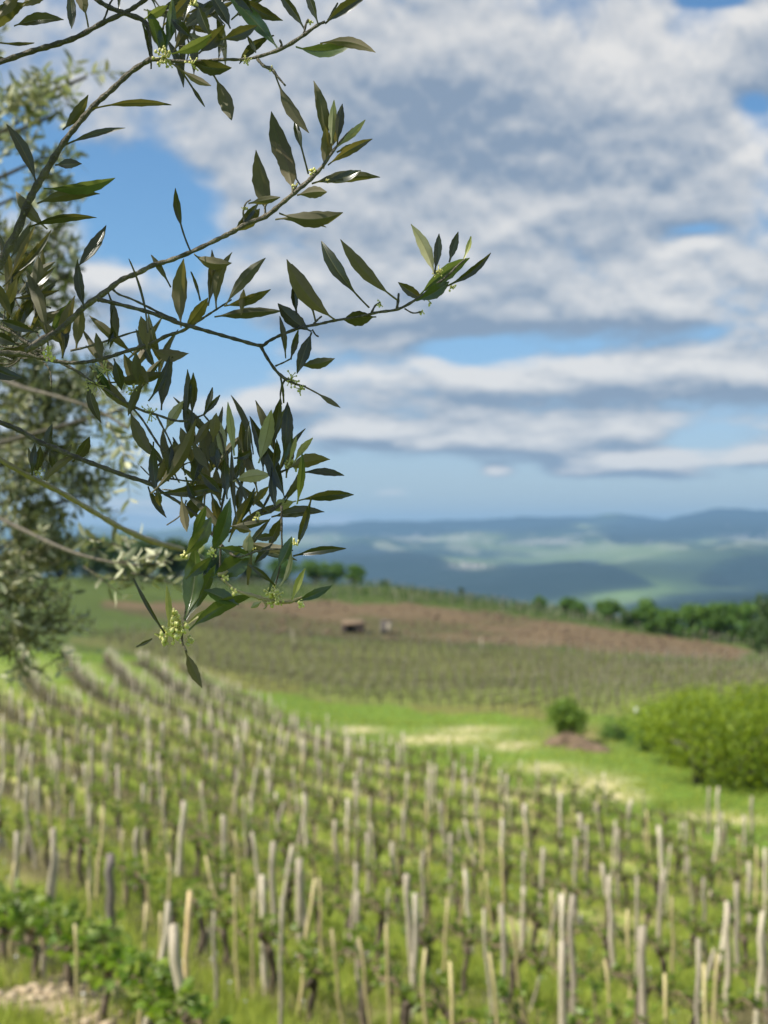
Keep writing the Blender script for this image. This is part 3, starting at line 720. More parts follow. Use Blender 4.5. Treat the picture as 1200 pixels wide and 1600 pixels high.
# ------------------------------------------------------------------ grass
def scatter_grass():
    def blades(n, ymin, ymax, hmin, hmax, wd, name, mat, cond, label, nb=5):
        Y = ymin * (ymax / ymin) ** (rng.random(n)); px = rng.uniform(-80, 1280, n); X = (px - CX) / FPX * Y
        Z = terrain(X, Y); py = HY - FPX * Z / Y
        keep = cond(px, py, X, Y); X, Y, Z = X[keep], Y[keep], Z[keep]; n = len(X)
        V = np.zeros((n, nb, 3, 3)); a = rng.uniform(0, 2 * np.pi, (n, nb)); h = rng.uniform(hmin, hmax, (n, nb)) ; ln = rng.uniform(.1, .7, (n, nb)) * h
        bx = X[:, None] + rng.normal(0, .05, (n, nb)); by = Y[:, None] + rng.normal(0, .05, (n, nb))
        sx = np.cos(a) * wd; sy = np.sin(a) * wd; d = rng.uniform(0, 2 * np.pi, (n, nb))
        V[:, :, 0] = np.stack([bx - sx, by - sy, Z[:, None] - .02 + 0 * bx], -1)
        V[:, :, 1] = np.stack([bx + sx, by + sy, Z[:, None] - .02 + 0 * bx], -1)
        V[:, :, 2] = np.stack([bx + np.cos(d) * ln, by + np.sin(d) * ln, Z[:, None] + h], -1)
        V = V.reshape(-1, 3); F = np.arange(len(V), dtype=np.int32)
        m = bpy.data.meshes.new(name); m.vertices.add(len(V)); m.vertices.foreach_set('co', V.ravel())
        m.loops.add(len(F)); m.loops.foreach_set('vertex_index', F); m.polygons.add(len(F) // 3)
        m.polygons.foreach_set('loop_start', np.arange(0, len(F), 3, dtype=np.int32)); m.polygons.foreach_set('loop_total', np.full(len(F) // 3, 3, np.int32))
        m.update(calc_edges=True); m.materials.append(mat)
        o = bpy.data.objects.new(name, m); COL.objects.link(o); tag(o, label, 'grass', kind='stuff')
    def rowdist(X, Y):
        k = (X + gfun(np.clip(Y, 0, 200)) - ROW0) / ROWDX; return np.abs(k - np.round(k)) * ROWDX * .86
    nearf = lambda px, py, X, Y: inpoly(px, py, NEAR_FIELD) & ((rowdist(X, Y) > .5) | (rng.random(len(X)) < .22)) & (fbm(X * .5 + 3, Y * .35, 4) < .62) & ~((px < 260) & (py > 1530) & (fbm(X * 1.3, Y * 1.3, 3) > .45))
    blades(70000, 8.5, 75, .07, .24, .009, 'grass', M['grass'], nearf, 'short green grass between the near vine rows')
    blades(15000, 8.5, 70, .06, .22, .006, 'dry_grass', M['straw'], lambda px, py, X, Y: inpoly(px, py, NEAR_FIELD) & (fbm(X * .5 + 3, Y * .35, 4) > .47), 'pale dry grass among the near vine rows')
    blades(16000, 38, 110, .08, .25, .02, 'meadow_grass', M['grass'], lambda px, py, X, Y: ~inpoly(px, py, NEAR_FIELD) & ~inpoly(px, py, FAR_FIELD), 'lush grass in the hollow between the vineyards', nb=4)
scatter_grass()

# white flower heads in the grass
fv = []; ff = []
for q in range(130):
    y = random.uniform(11, 30); px = random.uniform(0, 1200); x = (px - CX) / FPX * y; z = tz(x, y) + random.uniform(.12, .25)
    V, F = tube([(x, y, z), (x, y, z + .02)], [.016, .013], 6); b = len(fv); fv += V; ff += [tuple(i + b for i in f) for f in F]
    V, F = tube([(x, y, z - .25), (x, y, z)], [.002, .002], 3); b = len(fv); fv += V; ff += [tuple(i + b for i in f) for f in F]
tag(obj('meadow_flowers', fv, ff, M['white']), 'tiny white flower heads dotted through the near grass', 'flowers', kind='stuff')

# clods of dry earth on the bank at the bottom left
def clod(c, r, rs, V, F):
    b = len(V)
    for (t, p) in [(0, 0)] + [(a, k) for a in (55, 110) for k in range(6)] + [(180, 0)]:
        t = math.radians(t); p = p * math.pi / 3 + t; q = r * rs.uniform(.7, 1.15)
        V.append((c[0] + q * math.sin(t) * math.cos(p), c[1] + q * math.sin(t) * math.sin(p), c[2] + q * .6 * math.cos(t)))
    for k in range(6):
        k2 = (k + 1) % 6
        F.append((b, b + 1 + k, b + 1 + k2)); F.append((b + 1 + k, b + 7 + k, b + 7 + k2, b + 1 + k2)); F.append((b + 13, b + 7 + k2, b + 7 + k))
M['clod'] = mat_rough('dry_earth', (0.36, 0.27, 0.16), (0.54, 0.43, 0.29), 5, 0.95, 0.8)
V = []; F = []
for q in range(420):
    y = random.uniform(10.2, 13.5); px = random.uniform(-60, 60 + random.random() * 230); x = (px - CX) / FPX * y
    py = HY - FPX * tz(x, y) / y
    if py < 1540: continue
    clod((x, y, tz(x, y) + .01), random.uniform(.02, .075), random, V, F)
tag(obj('earth_clods', V, F, M['clod']), 'pale dry earth clods on the bank below the leafy vines', 'earth', kind='stuff')

# ------------------------------------------------------------------ trees and bushes
def crown_mesh(blobs, n, size, rs, flat=.75):
    V = []; F = []
    tot = sum(b[3] ** 2 for b in blobs)
    for (cx, cy, cz, r) in blobs:
        for q in range(int(n * r * r / tot)):
            d = rvec(rs, .15); rr = r * (rs.random() ** .35) * rs.uniform(.75, 1.1)
            c = Vector((cx, cy, cz)) + Vector((d.x * rr, d.y * rr, d.z * rr * flat))
            nrm = (d + rvec(rs) * .9).normalized(); a = nrm.cross(rvec(rs)); a.normalize(); b = nrm.cross(a)
            s = size * rs.uniform(.6, 1.3); k = len(V)
            V += [tuple(c + a * s), tuple(c + b * s * .55), tuple(c - a * s), tuple(c - b * s * .55)]
            F.append((k, k + 1, k + 2, k + 3))
    return V, F

def make_tree(name, label, cat, base, h, w, mat, n=900, size=.28, trunk_h=.3, seed=1, group=None, blobs_n=15, stems=1):
    rs = random.Random(seed); root = empty(name, base)
    bl = []
    for q in range(blobs_n):
        a = rs.uniform(0, 6.28); rr = rs.uniform(0, .40) * w; zz = h * (trunk_h + (1 - trunk_h) * rs.uniform(.12, .84))
        k = 1 - abs(zz / h - .6) * .7
        bl.append((math.cos(a) * rr * k, math.sin(a) * rr * k, zz, w * rs.uniform(.16, .30) * k))
    mb = MB()
    for sidx in range(stems):
        ox = rs.uniform(-.18, .18) * w if stems > 1 else 0; oy = rs.uniform(-.12, .12) * w if stems > 1 else 0
        tip = Vector((ox * 1.6 + rs.uniform(-.05, .05) * w, oy * 1.6, h * (.72 if stems == 1 else .45)))
        mb.add(*tube([(ox, oy, -.2), (ox * 1.1, oy, h * .25), (ox * 1.3 + .02 * w, oy * 1.2, h * (.5 if stems == 1 else .36)), tip], [w * .045 / stems ** .5 + .02, w * .035 / stems ** .5 + .015, .03 + w * .012, .015], 6))
    for b in bl:
        mb.add(*tube([(0, 0, h * trunk_h * .7), (b[0] * .5, b[1] * .5, h * trunk_h * .7 + (b[2] - h * trunk_h * .7) * .6), (b[0], b[1], b[2])], [w * .02 + .01, w * .012 + .01, .01], 5))
    t = obj('trunk', mb.v, mb.f, M['bark'], root)
    V, F = crown_mesh(bl, n, size, rs)
    obj('crown', V, F, mat, root, smooth=False)
    tag(root, label, cat, group); return root

def ground_at(px, Y):
    X = (px - CX) / FPX * Y; return (X, Y, tz(X, Y))

# dark wood edge on the left crest
LT = [(40, 203, 7.0, 8.5, 'a tall one at the left edge'), (92, 206, 8.4, 9.0, ''), (140, 201, 7.4, 8.5, ''), (180, 208, 7.8, 8.5, ''), (225, 203, 7.0, 8.5, ''), (270, 207, 7.4, 8.5, ''), (312, 210, 6.4, 8, ''), (350, 212, 5.8, 8, ''), (392, 214, 5.2, 7.5, '')]
for i, (px, Y, h, w, _) in enumerate(LT):
    make_tree('broadleaf_tree', 'dark green tree on the left crest, %s of nine from the left' % ordw(i + 1), 'tree', ground_at(px, Y), h, w, M['tree_dark'] if i % 3 else M['tree_mid'], 2200, .34, .0, 40 + i, 'trees on the left crest')
LT = [(440, 214, 4.6, 6.0, 'leftmost'), (492, 216, 4.8, 6.6, 'widest'), (522, 217, 3.8, 5.0, 'second from the right'), (554, 217, 3.5, 4.2, 'rightmost')]
for i, (px, Y, h, w, wd) in enumerate(LT):
    make_tree('round_tree', 'bright round tree on the crest by the olive leaves, %s of four' % wd, 'tree', ground_at(px, Y), h, w, M['tree_mid'], 1200, .30, .1, 60 + i, 'round trees on the crest')
make_tree('young_tree', 'thin little tree standing alone on the crest skyline', 'tree', ground_at(720, 210), 2.1, 1.2, M['tree_dark'], 220, .16, .25, 71)
make_tree('young_tree', 'low bush on the crest just right of the round trees', 'bush', ground_at(600, 214), 1.2, 2.4, M['tree_dark'], 220, .16, .0, 72)
make_tree('round_tree', 'small bright green tree below the blue valley, alone right of centre', 'tree', ground_at(842, 204), 2.6, 3.0, M['tree_mid'], 600, .24, .05, 73)
RT = [(885, 196, 2.6, 3.4, 'mid'), (908, 194, 2.2, 3.4, 'mid'), (948, 188, 3.4, 4.2, 'mid'), (983, 181, 2.4, 4.2, 'dark'), (1014, 177, 4.6, 5.4, 'mid'), (1046, 174, 3.8, 5.2, 'mid'), (1078, 171, 4.7, 5.8, 'mid'), (1108, 168, 5.0, 5.6, 'mid'), (1140, 165, 5.6, 5.8, 'mid'), (1172, 160, 5.5, 5.6, 'mid'), (1204, 154, 6.6, 6.5, 'dark')]
for i, (px, Y, h, w, kd) in enumerate(RT):
    make_tree('hedgerow_tree', '%s tree in the line along the right crest, %s from the left' % ('dark green' if kd == 'dark' else 'fresh green', ordw(i + 1)), 'tree', ground_at(px, Y), h, w, M['tree_dark' if kd == 'dark' else 'tree_mid'], 1600, .26, .0, 80 + i, 'trees along the right crest')
make_tree('dark_bush', 'dark bush at the right end of the bare brown slope', 'bush', ground_at(1188, 140), 3.6, 4.5, M['tree_dark'], 1100, .22, .0, 95)
make_tree('dark_bush', 'low dark bush at the right edge below the tree line', 'bush', ground_at(1215, 130), 3.0, 4.5, M['tree_dark'], 900, .22, .0, 96)
# bushes in the hollow
make_tree('small_bush', 'small dark green bush standing on the dug earth mound', 'bush', ground_at(884, 66), 2.2, 2.9, M['bush_mid'], 5200, .075, .0, 97, blobs_n=20)
make_tree('large_bush', 'huge yellow-green bush filling the hollow at the right edge', 'bush', ground_at(1148, 50), 4.1, 8.6, M['bush_lime'], 17000, .075, .0, 98, blobs_n=34, stems=7)
make_tree('large_bush', 'yellow-green bush behind and left of the huge one', 'bush', ground_at(1075, 57), 3.3, 5.2, M['bush_lime'], 11000, .075, .0, 99, blobs_n=26, stems=5)
make_tree('large_bush', 'yellow-green bush cut by the right edge behind the huge one', 'bush', ground_at(1220, 57), 4.3, 6.0, M['bush_lime'], 9000, .08, .0, 100, blobs_n=18, stems=5)
make_tree('low_bush', 'low dark scrub between the earth mound and the huge bush', 'bush', ground_at(965, 68), 1.1, 3.4, M['tree_mid'], 1500, .07, .0, 101, blobs_n=12)
make_tree('low_bush', 'low scrub at the left foot of the huge yellow-green bush', 'bush', ground_at(1010, 62), 1.3, 3.2, M['tree_mid'], 1500, .07, .0, 102, blobs_n=12)

# dug earth mound under the small bush
def mound(px, Y, rx, ry, hh, name, label, mat, seed):
    bx, by, bz = ground_at(px, Y); V = []; F = []; n = 22; rings = 9
    rs = random.Random(seed)
    for i in range(rings + 1):
        t = i / rings
        for k in range(n):
            a = 2 * math.pi * k / n; q = 1 + .25 * math.sin(3 * a + seed) + rs.uniform(-.1, .1)
            x = bx + rx * t * q * math.cos(a); y = by + ry * t * q * math.sin(a)
            V.append((x, y, tz(x, y) + hh * (1 - t * t) * rs.uniform(.75, 1.2) - (.12 if i == rings else 0)))
    for i in range(rings):
        for k in range(n): F.append((i * n + k, i * n + (k + 1) % n, (i + 1) * n + (k + 1) % n, (i + 1) * n + k))
    o = obj(name, V, F, mat, origin=(bx, by, bz)); tag(o, label, 'mound'); return o
mound(886, 65.0, 1.25, 1.4, .55, 'earth_mound', 'brown mound of dug earth under the small dark bush', M['earth'], 3)
mound(925, 62.5, 1.15, 1.2, .28, 'earth_mound', 'lower tail of dug earth spreading right of the small bush', M['earth'], 5)
# white thing by the far rows
bx, by, bz = ground_at(995, 80)
V, F = tube([(bx, by, bz), (bx, by, bz + .34), (bx, by, bz + .36)], [.13, .17, .14], 12)
tag(obj('white_bucket', V, F, M['white'], origin=(bx, by, bz)), 'small white bucket at the edge of the far vine rows', 'bucket')

# ------------------------------------------------------------------ stone hut and standing slab on the bare slope
def box(c, s, rz=0, jit=0, rs=random):
    V = []
    for dz in (-1, 1):
        for dx, dy in ((-1, -1), (1, -1), (1, 1), (-1, 1)):
            x, y = dx * s[0] / 2 * (1 + rs.uniform(-jit, jit)), dy * s[1] / 2 * (1 + rs.uniform(-jit, jit))
            V.append((c[0] + x * math.cos(rz) - y * math.sin(rz), c[1] + x * math.sin(rz) + y * math.cos(rz), c[2] + dz * s[2] / 2 * (1 + rs.uniform(-jit, jit))))
    return V, [(0, 3, 2, 1), (4, 5, 6, 7), (0, 1, 5, 4), (1, 2, 6, 5), (2, 3, 7, 6), (3, 0, 4, 7)]
hb = Vector(ground_at(552, 158)); hut = empty('stone_hut', hb); hut.scale = (.7, .7, .72)
tag(hut, 'low rubble stone hut with a black doorway on the brown slope', 'hut')
W = MB(); W.add(*box((-1.6, 0, .7), (1.0, 2.8, 1.5), 0, .06)); W.add(*box((1.5, 0, .7), (.9, 2.8, 1.5), 0, .06)); W.add(*box((0, 1.2, .7), (2.8, .4, 1.5), 0, .03)); W.add(*box((0, -1.15, 1.30), (2.75, .45, .5), 0, .03))
W.build('wall', M['stone'], hut)
b_ = MB(); b_.add(*box((0, .9, .65), (2.2, .12, 1.2))); b_.build('interior_shade', M['dark'], hut)  # dark sheet standing in for the shade behind the doorway
b_ = MB(); b_.add([(-2.3, -1.6, 1.45), (2.2, -1.6, 1.5), (1.9, 1.7, 2.0), (-2.0, 1.7, 1.9), (-2.1, -1.4, 1.62), (1.6, -1.4, 1.78), (1.5, 1.6, 2.2), (-1.6, 1.6, 2.1)], [(0, 3, 2, 1), (4, 5, 6, 7), (0, 1, 5, 4), (1, 2, 6, 5), (2, 3, 7, 6), (3, 0, 4, 7)]); b_.build('roof', M['earth'], hut)
hb = Vector(ground_at(604, 157)); sh = empty('tool_shed', hb); sh.scale = (.8, .8, .8)
tag(sh, 'narrow grey shed with one pale side right of the stone hut', 'shed')
b_ = MB(); b_.add(*box((-.45, 0, .9), (.9, 1.5, 1.9))); b_.build('wall', M['stake_dark'], sh)
b_ = MB(); b_.add(*box((.36, -.2, .85), (.7, 1.2, 1.8))); b_.build('door', M['stake_grey'], sh)
b_ = MB(); b_.add(*box((0, 0, 1.9), (1.9, 1.7, .12))); b_.build('roof', M['tin'], sh)
# rubble blocks along the bare slope
V = []; F = []
for q in range(900):
    px = random.uniform(90, 1150); Y = random.uniform(125, 190); x, y, z = ground_at(px, Y)
    if px > 330 and inpoly([px], [HY - FPX * z / y], BROWN)[0]: clod((x, y, z + .05), random.uniform(.12, .5), random, V, F)
tag(obj('slope_rubble', V, F, M['earth']), 'brown clods and stones over the bare slope', 'rubble', kind='stuff')

# far houses of the villages below the mountains
V = []; F = []
for (cx, cy0, n, sx) in [(690, 843, 30, 45), (735, 885, 16, 16), (640, 838, 24, 40), (520, 845, 24, 30), (860, 846, 22, 40), (1180, 842, 16, 20), (480, 836, 18, 25), (1000, 850, 14, 30)]:
    Yg = np.geomspace(5000, 12500, 240); X0 = (cx - CX) / FPX * Yg; pyg = HY - FPX * terrain(X0, Yg) / Yg
    Yc = float(Yg[np.argmin(abs(pyg - cy0))])
    for q in range(n):
        y = Yc + random.gauss(0, 170); x = ((cx + random.gauss(0, sx)) - CX) / FPX * y; z = tz(x, y)
        w = random.uniform(12, 26); d = random.uniform(10, 16); hh = random.uniform(6, 12); rz = random.uniform(0, 3.14)
        v, f = box((x, y, z + hh / 2 - 1), (w, d, hh + 2), rz); b = len(V); V += v; F += [tuple(i + b for i in g_) for g_ in f]
tag(obj('village_houses', V, F, M['house'], smooth=False), 'pale specks of village houses below the blue mountains', 'houses', kind='stuff')
# ------------------------------------------------------------------ the olive tree whose boughs reach into the view
rsl = random.Random(11)
TB = Vector((-1.55, 1.75, tz(-1.55, 1.75)))
olive = empty('olive_tree', TB)
tag(olive, 'near olive tree whose sharp leafy branches hang over the upper left', 'tree')
tk = smooth_line([(TB.x, TB.y, TB.z - .15, .17), (TB.x + .03, TB.y, TB.z + .5, .14), (TB.x - .03, TB.y - .03, TB.z + 1.0, .12), (TB.x + .06, TB.y - .05, TB.z + 1.45, .105), (TB.x + .10, TB.y - .05, TB.z + 1.8, .09)], 4)
V, F = tube([q[:3] for q in tk], [q[3] for q in tk], 12)
obj('trunk', V, F, M['olive_bark'], olive, TB)
FORK = Vector((TB.x + .10, TB.y - .05, TB.z + 1.75))

def leaf_geo(P0, P1, width, face, bow=0.0, pet=0.10, fold=0.28, curl=0.0, roll=0.0, twist=0.0, prof=0.0):
    """one olive leaf: petiole, folded and curled blade; top side faces the camera when face is 't'"""
    ax = P1 - P0; L = ax.length; ax = ax / L; mid = (P0 + P1) / 2; vw = (-mid).normalized()
    s = ax.cross(vw); s.normalize(); n = s.cross(ax); n.normalize()
    if n.dot(vw) < 0: n = -n
    V = []; F = []; N = 15
    for i in range(N + 1):
        t = i / N; t = .75 * t + .25 * (1 - math.cos(math.pi * t)) / 2
        bt = (t - pet) / (1 - pet)
        if bt <= 0: w = .0011
        else: w = max(.0011, width / 2 * (max(math.sin(math.pi * min(bt, 1) ** (1.0 + prof)), 0) ** .92)) if bt < 1 else .0004
        c = P0 + ax * (L * t) + s * (bow * L * 4 * t * (1 - t)) + n * (curl * L * 4 * t * (1 - t))
        a = roll + twist * (t - .5)
        sd = s * math.cos(a) + n * math.sin(a); nn = n * math.cos(a) - s * math.sin(a)
        sg = 1 if face != 'u' else -1
        wv = w * (1 + .07 * math.sin(i * 2.3 + P0.x * 300)); cv = wv * fold * sg
        V += [tuple(c - sd * wv + nn * cv), tuple(c - sd * (wv * .55) + nn * (cv * .34)), tuple(c - sd * (wv * .10) + nn * (cv * .10)), tuple(c - nn * (w * .05 * sg)), tuple(c + sd * (wv * .10) + nn * (cv * .10)), tuple(c + sd * (wv * .55) + nn * (cv * .34)), tuple(c + sd * wv + nn * cv)]
    for i in range(N):
        for j in range(6):
            a = i * 7 + j; F.append((a, a + 1, a + 8, a + 7))
    # top side must look along +nn for 't', away from the camera for 'u'
    v0, v1, v2 = Vector(V[37]), Vector(V[38]), Vector(V[45])
    fn = (v1 - v0).cross(v2 - v1)
    if (fn.dot(n) < 0) == (face != 'u'): F = [f[::-1] for f in F]
    return V, F
LM = {'t': 'leaf', 'u': 'leaf', 'g': 'leaf_green', 'y': 'leaf_young', 's': 'leaf_silver_lit'}

def add_leaf(br, bx, by, tx, ty, w, face='u', D=1.5, bow=0.0, pet=None, dz=None):
    Lp = math.hypot(tx - bx, ty - by); Lm = Lp / FPX * D
    d1 = dz if dz is not None else rsl.uniform(-.28, .28) * Lm
    P0 = P(bx, by, D); P1 = P(tx, ty, D + d1)
    wm = w / FPX * D * (0.85 if face != 'g' else 0.94); roll = rsl.uniform(-.6, .6) if w > 9 else rsl.uniform(-.3, .3)
    wm = wm / math.cos(roll)
    if pet is None: pet = .10 if w > 8 else .06
    f = 'u' if face in 'us' else 't'
    V, F = leaf_geo(P0, P1, wm, f, bow, pet, rsl.uniform(.10, .45), rsl.uniform(-.13, .13), roll, rsl.uniform(-.7, .7), rsl.uniform(-.12, .05))
    ob = obj('leaf', V, F, M[LM[face]], br, TB)
    at = ob.data.color_attributes.new('rib', 'FLOAT_COLOR', 'POINT')
    at.data.foreach_set('color', [x for i in range(len(V)) for x in ((1, 1, 1, 1) if i % 7 == 3 else (0, 0, 0, 1))])
    return ob

def bough(pts, D, mat='twig', per=5):
    """a branch through picture points (px, py, width in px[, depth])"""
    q = []
    for p in pts:
        d = p[3] if len(p) > 3 else D
        c = P(p[0], p[1], d); q.append((c.x, c.y, c.z, p[2] / FPX * d / 2))
    q = smooth_line(q, per)
    q = [(a[0], a[1], a[2], a[3] * (1 + .16 * math.sin(i * 1.9 + a[0] * 40)) ) for i, a in enumerate(q)]
    V, F = tube([a[:3] for a in q], [max(a[3], .0008) for a in q], 8)
    return V, F
def branch(pts, D, mat='twig', extra=(), name='branch'):
    mb = MB(); mb.add(*bough(pts, D))
    for e in extra: mb.add(*bough(e, D, per=4))
    return mb.build(name, M[mat], olive, TB)
def buds(br, px, py, D, n=8, spread=10, r=2.2, stalk=None):
    mb = MB(); c0 = P(px, py, D)
    for q in range(int(n * 1.5)):
        d = rvec(rsl) * (spread / FPX * D * rsl.uniform(.25, 1.1)); c = c0 + d; rr = r * .72 / FPX * D * rsl.uniform(.55, 1.3)
        b = len(mb.v); V = []; F = []
        for i in range(1, 4):
            t = math.pi * i / 4
            for k in range(6): V.append(tuple(c + Vector((math.sin(t) * math.cos(k * 1.047), math.sin(t) * math.sin(k * 1.047), math.cos(t) * 1.2)) * rr))
        V = [tuple(c + Vector((0, 0, rr * 1.2)))] + V + [tuple(c - Vector((0, 0, rr * 1.2)))]
        for k in range(6):
            k2 = (k + 1) % 6; F += [(0, 1 + k, 1 + k2), (1 + k, 7 + k, 7 + k2, 1 + k2), (7 + k, 13 + k, 13 + k2, 7 + k2), (19, 13 + k2, 13 + k)]
        mb.add(V, F)
        mb.add(*tube([c0, c0 + d * .5 + rvec(rsl) * .0015, c], [.0008, .0006, .0005], 3))
    o = mb.build('flower_buds', M['bud'], br, TB); o['kind'] = 'stuff'; return o
def leaves(br, D, txt):
    for s in txt.replace('\n', ';').split(';'):
        f = s.split()
        if len(f) < 5: continue
        bx, by, tx, ty, w = map(float, f[:5]); face = f[5] if len(f) > 5 else 'u'
        bow = float(f[6]) if len(f) > 6 else rsl.uniform(-.03, .03); pet = float(f[7]) if len(f) > 7 else None
        add_leaf(br, bx, by, tx, ty, w, face, D + rsl.uniform(-.015, .015), bow, pet)

# limbs outside the picture carry the boughs
lim = MB()
ends = [P(-60, 115, 1.55), P(-80, 520, 1.48), P(-60, 556, 1.55), P(-60, 636, 1.52), P(-60, 682, 1.52)]
for e, r in zip(ends, (.030, .034, .030, .022, .020)):
    m_ = (FORK + e) / 2 + Vector((-.1, .05, .10))
    ql = smooth_line([(FORK.x, FORK.y, FORK.z, r * 1.6), (m_.x, m_.y, m_.z, r), (e.x, e.y, e.z, r * .35)], 6)
    lim.add(*tube([q[:3] for q in ql], [q[3] for q in ql], 8))
up1 = [(FORK.x, FORK.y, FORK.z, .075), (-1.3, 1.5, .55, .06), (-1.05, 1.25, .95, .04), (-.7, 1.1, 1.35, .02)]
up2 = [(FORK.x, FORK.y, FORK.z, .065), (-1.7, 1.9, .7, .05), (-1.5, 2.2, 1.3, .03), (-1.1, 2.3, 1.8, .015)]
up3 = [(-1.3, 1.5, .55, .05), (-1.1, 1.2, .85, .03), (-.55, 1.45, .95, .016), (-.15, 1.6, .98, .006)]
for u_ in (up1, up2, up3):
    ql = smooth_line(u_, 6); lim.add(*tube([q[:3] for q in ql], [q[3] for q in ql], 8))
lim.build('limbs', M['olive_bark'], olive, TB)

A = branch([(-60, 115, 10), (0, 97, 8.5), (50, 80, 8.5), (85, 70, 9), (120, 58, 8), (160, 36, 8), (195, 20, 7), (215, 8, 7), (245, -14, 6)], 1.55,
           extra=[[(130, -16, 8), (152, 0, 7.5), (172, 12, 8), (198, 22, 8), (225, 33, 8), (233, 55, 6), (236, 80, 5), (238, 94, 4)], [(161, 34, 4), (166, 22, 3), (172, 5, 3), (182, -8, 3)]])
leaves(A, 1.55, """45 2 -16 52 30 u .08;32 14 76 -9 22 u -.1;22 41 100 31 21 t -.05;106 -30 112 45 17 t;138 43 117 -26 22 u .04 .3;-24 62 54 67 7 t .05 .4;-24 88 9 92 8 t;186 17 188 -22 6 t
-5 30 30 -12 20 u;5 5 55 -20 18 t;236 108 222 36 9 t .06""")
B = branch([(-80, 520, 18), (-30, 462, 17), (0, 410, 15), (25, 365, 13), (42, 322, 12), (55, 295, 12), (75, 262, 11), (100, 222, 9.5), (125, 190, 9), (150, 162, 9), (175, 140, 8.5), (205, 112, 8.5), (236, 92, 8)], 1.48,
           extra=[[(236, 92, 8), (262, 95, 6), (300, 96, 5), (350, 93, 5), (375, 93, 4.5), (402, 89, 5), (440, 76, 6), (470, 58, 6), (495, 40, 5), (508, 34, 4)],
                  [(402, 92, 5), (412, 103, 5), (424, 108, 6), (434, 120, 3.5), (446, 134, 3)], [(475, 52, 4), (478, 38, 3.5), (482, 30, 4)], [(436, 78, 4), (440, 70, 4), (437, 62, 3)]])
leaves(B, 1.48, """144 170 268 164 13 t -.05 .2;98 203 138 148 20 u .06;57 288 10 194 22 t .05;103 226 196 200 12 t -.04;86 258 128 256 18 t;68 294 180 278 20 g .05;58 318 156 303 23 u -.06
74 358 25 299 22 u -.05;45 355 151 340 15 t -.06;118 420 166 352 21 t .05;132 482 121 405 18 t;430 116 483 208 22 u .05 .2;476 46 433 -14 17 t .03;497 37 478 -14 15 t;508 37 576 -8 20 t -.04;512 32 528 4 5 t
462 73 558 65 22 g .1;500 68 587 82 20 u -.1;436 78 352 -12 24 g .02;370 -8 442 32 22 t .05;428 55 374 100 17 t .1;384 52 400 83 9 t;249 84 230 14 17 g .05;259 78 269 -6 18 g .03;268 84 331 53 19 g .05
310 84 352 38 26 t;296 95 362 106 27 t .06;322 100 362 188 27 u -.06 .28;268 98 330 134 14 u .04 .3;278 102 320 167 7 t .0 .45;262 88 250 40 14 g;272 80 300 30 20 t;225 30 262 8 16 g;330 60 310 10 20 t
345 62 402 40 24 t;300 60 268 30 18 t;360 45 330 -8 22 t;395 20 360 -20 22 t;285 45 330 12 22 t;255 40 300 -10 20 t""")
buds(B, 258, 90, 1.47, 26, 17, 3.0); buds(B, 300, 100, 1.48, 10, 12, 2.0); buds(B, 385, 96, 1.48, 9, 10, 1.8); buds(B, 483, 34, 1.48, 7, 7, 1.8); buds(B, 300, 2, 1.5, 10, 14, 3); buds(B, 424, 106, 1.48, 6, 6, 2)
C = branch([(40, 548, 9), (60, 538, 9), (85, 522, 9), (110, 500, 9), (134, 478, 9), (165, 456, 9), (190, 437, 8), (215, 427, 8), (240, 414, 7.5), (265, 407, 7.5), (300, 393, 7), (340, 374, 7), (362, 363, 8), (385, 350, 7), (415, 338, 8), (440, 318, 7), (465, 297, 7), (485, 280, 7), (503, 261, 5.5), (522, 234, 4.5), (540, 212, 3.5), (552, 200, 2.5)], 1.50,
           extra=[[(415, 338, 4), (414, 325, 3), (416, 312, 3)], [(382, 348, 3), (380, 332, 3), (384, 318, 2.5), (392, 312, 2)], [(457, 300, 4), (462, 292, 3.5), (465, 285, 3)]])
leaves(C, 1.50, """298 393 274 294 14 t -.05 .45;267 449 236 398 11 u .02 .2;283 512 287 404 28 u;313 470 298 424 6 t .03;231 520 201 404 5 t .05 .1;325 478 331 390 18 t .04;338 482 363 394 19 u -.1;303 397 362 411 23 u .12
353 476 415 403 21 u -.05;350 478 423 452 18 t .05;335 495 442 486 20 u -.02;287 516 325 465 22 t;377 492 381 452 13 u;362 364 406 326 25 u .06;415 334 400 234 31 u .02;388 318 438 308 15 u;470 290 424 174 34 u -.05;457 299 430 222 28 u .06
482 272 460 188 13 t .0 .42;512 228 490 126 22 u .03;505 264 508 196 21 u .06;518 224 522 156 16 s;527 226 535 162 16 t;516 234 531 190 19 u;526 230 571 187 13 s .03 .1;512 258 582 217 17 t -.04;526 238 556 224 9 t
487 287 594 277 22 u -.05;505 284 564 266 17 t .05;464 305 511 300 22 u -.04;436 333 536 332 30 u .1;430 343 510 355 15 u -.08;372 358 404 318 14 t""")
buds(C, 487, 268, 1.5, 9, 9, 2.3); buds(C, 382, 326, 1.5, 6, 6, 1.8); buds(C, 460, 290, 1.5, 5, 5, 2.2); buds(C, 512, 282, 1.5, 5, 5, 1.6)
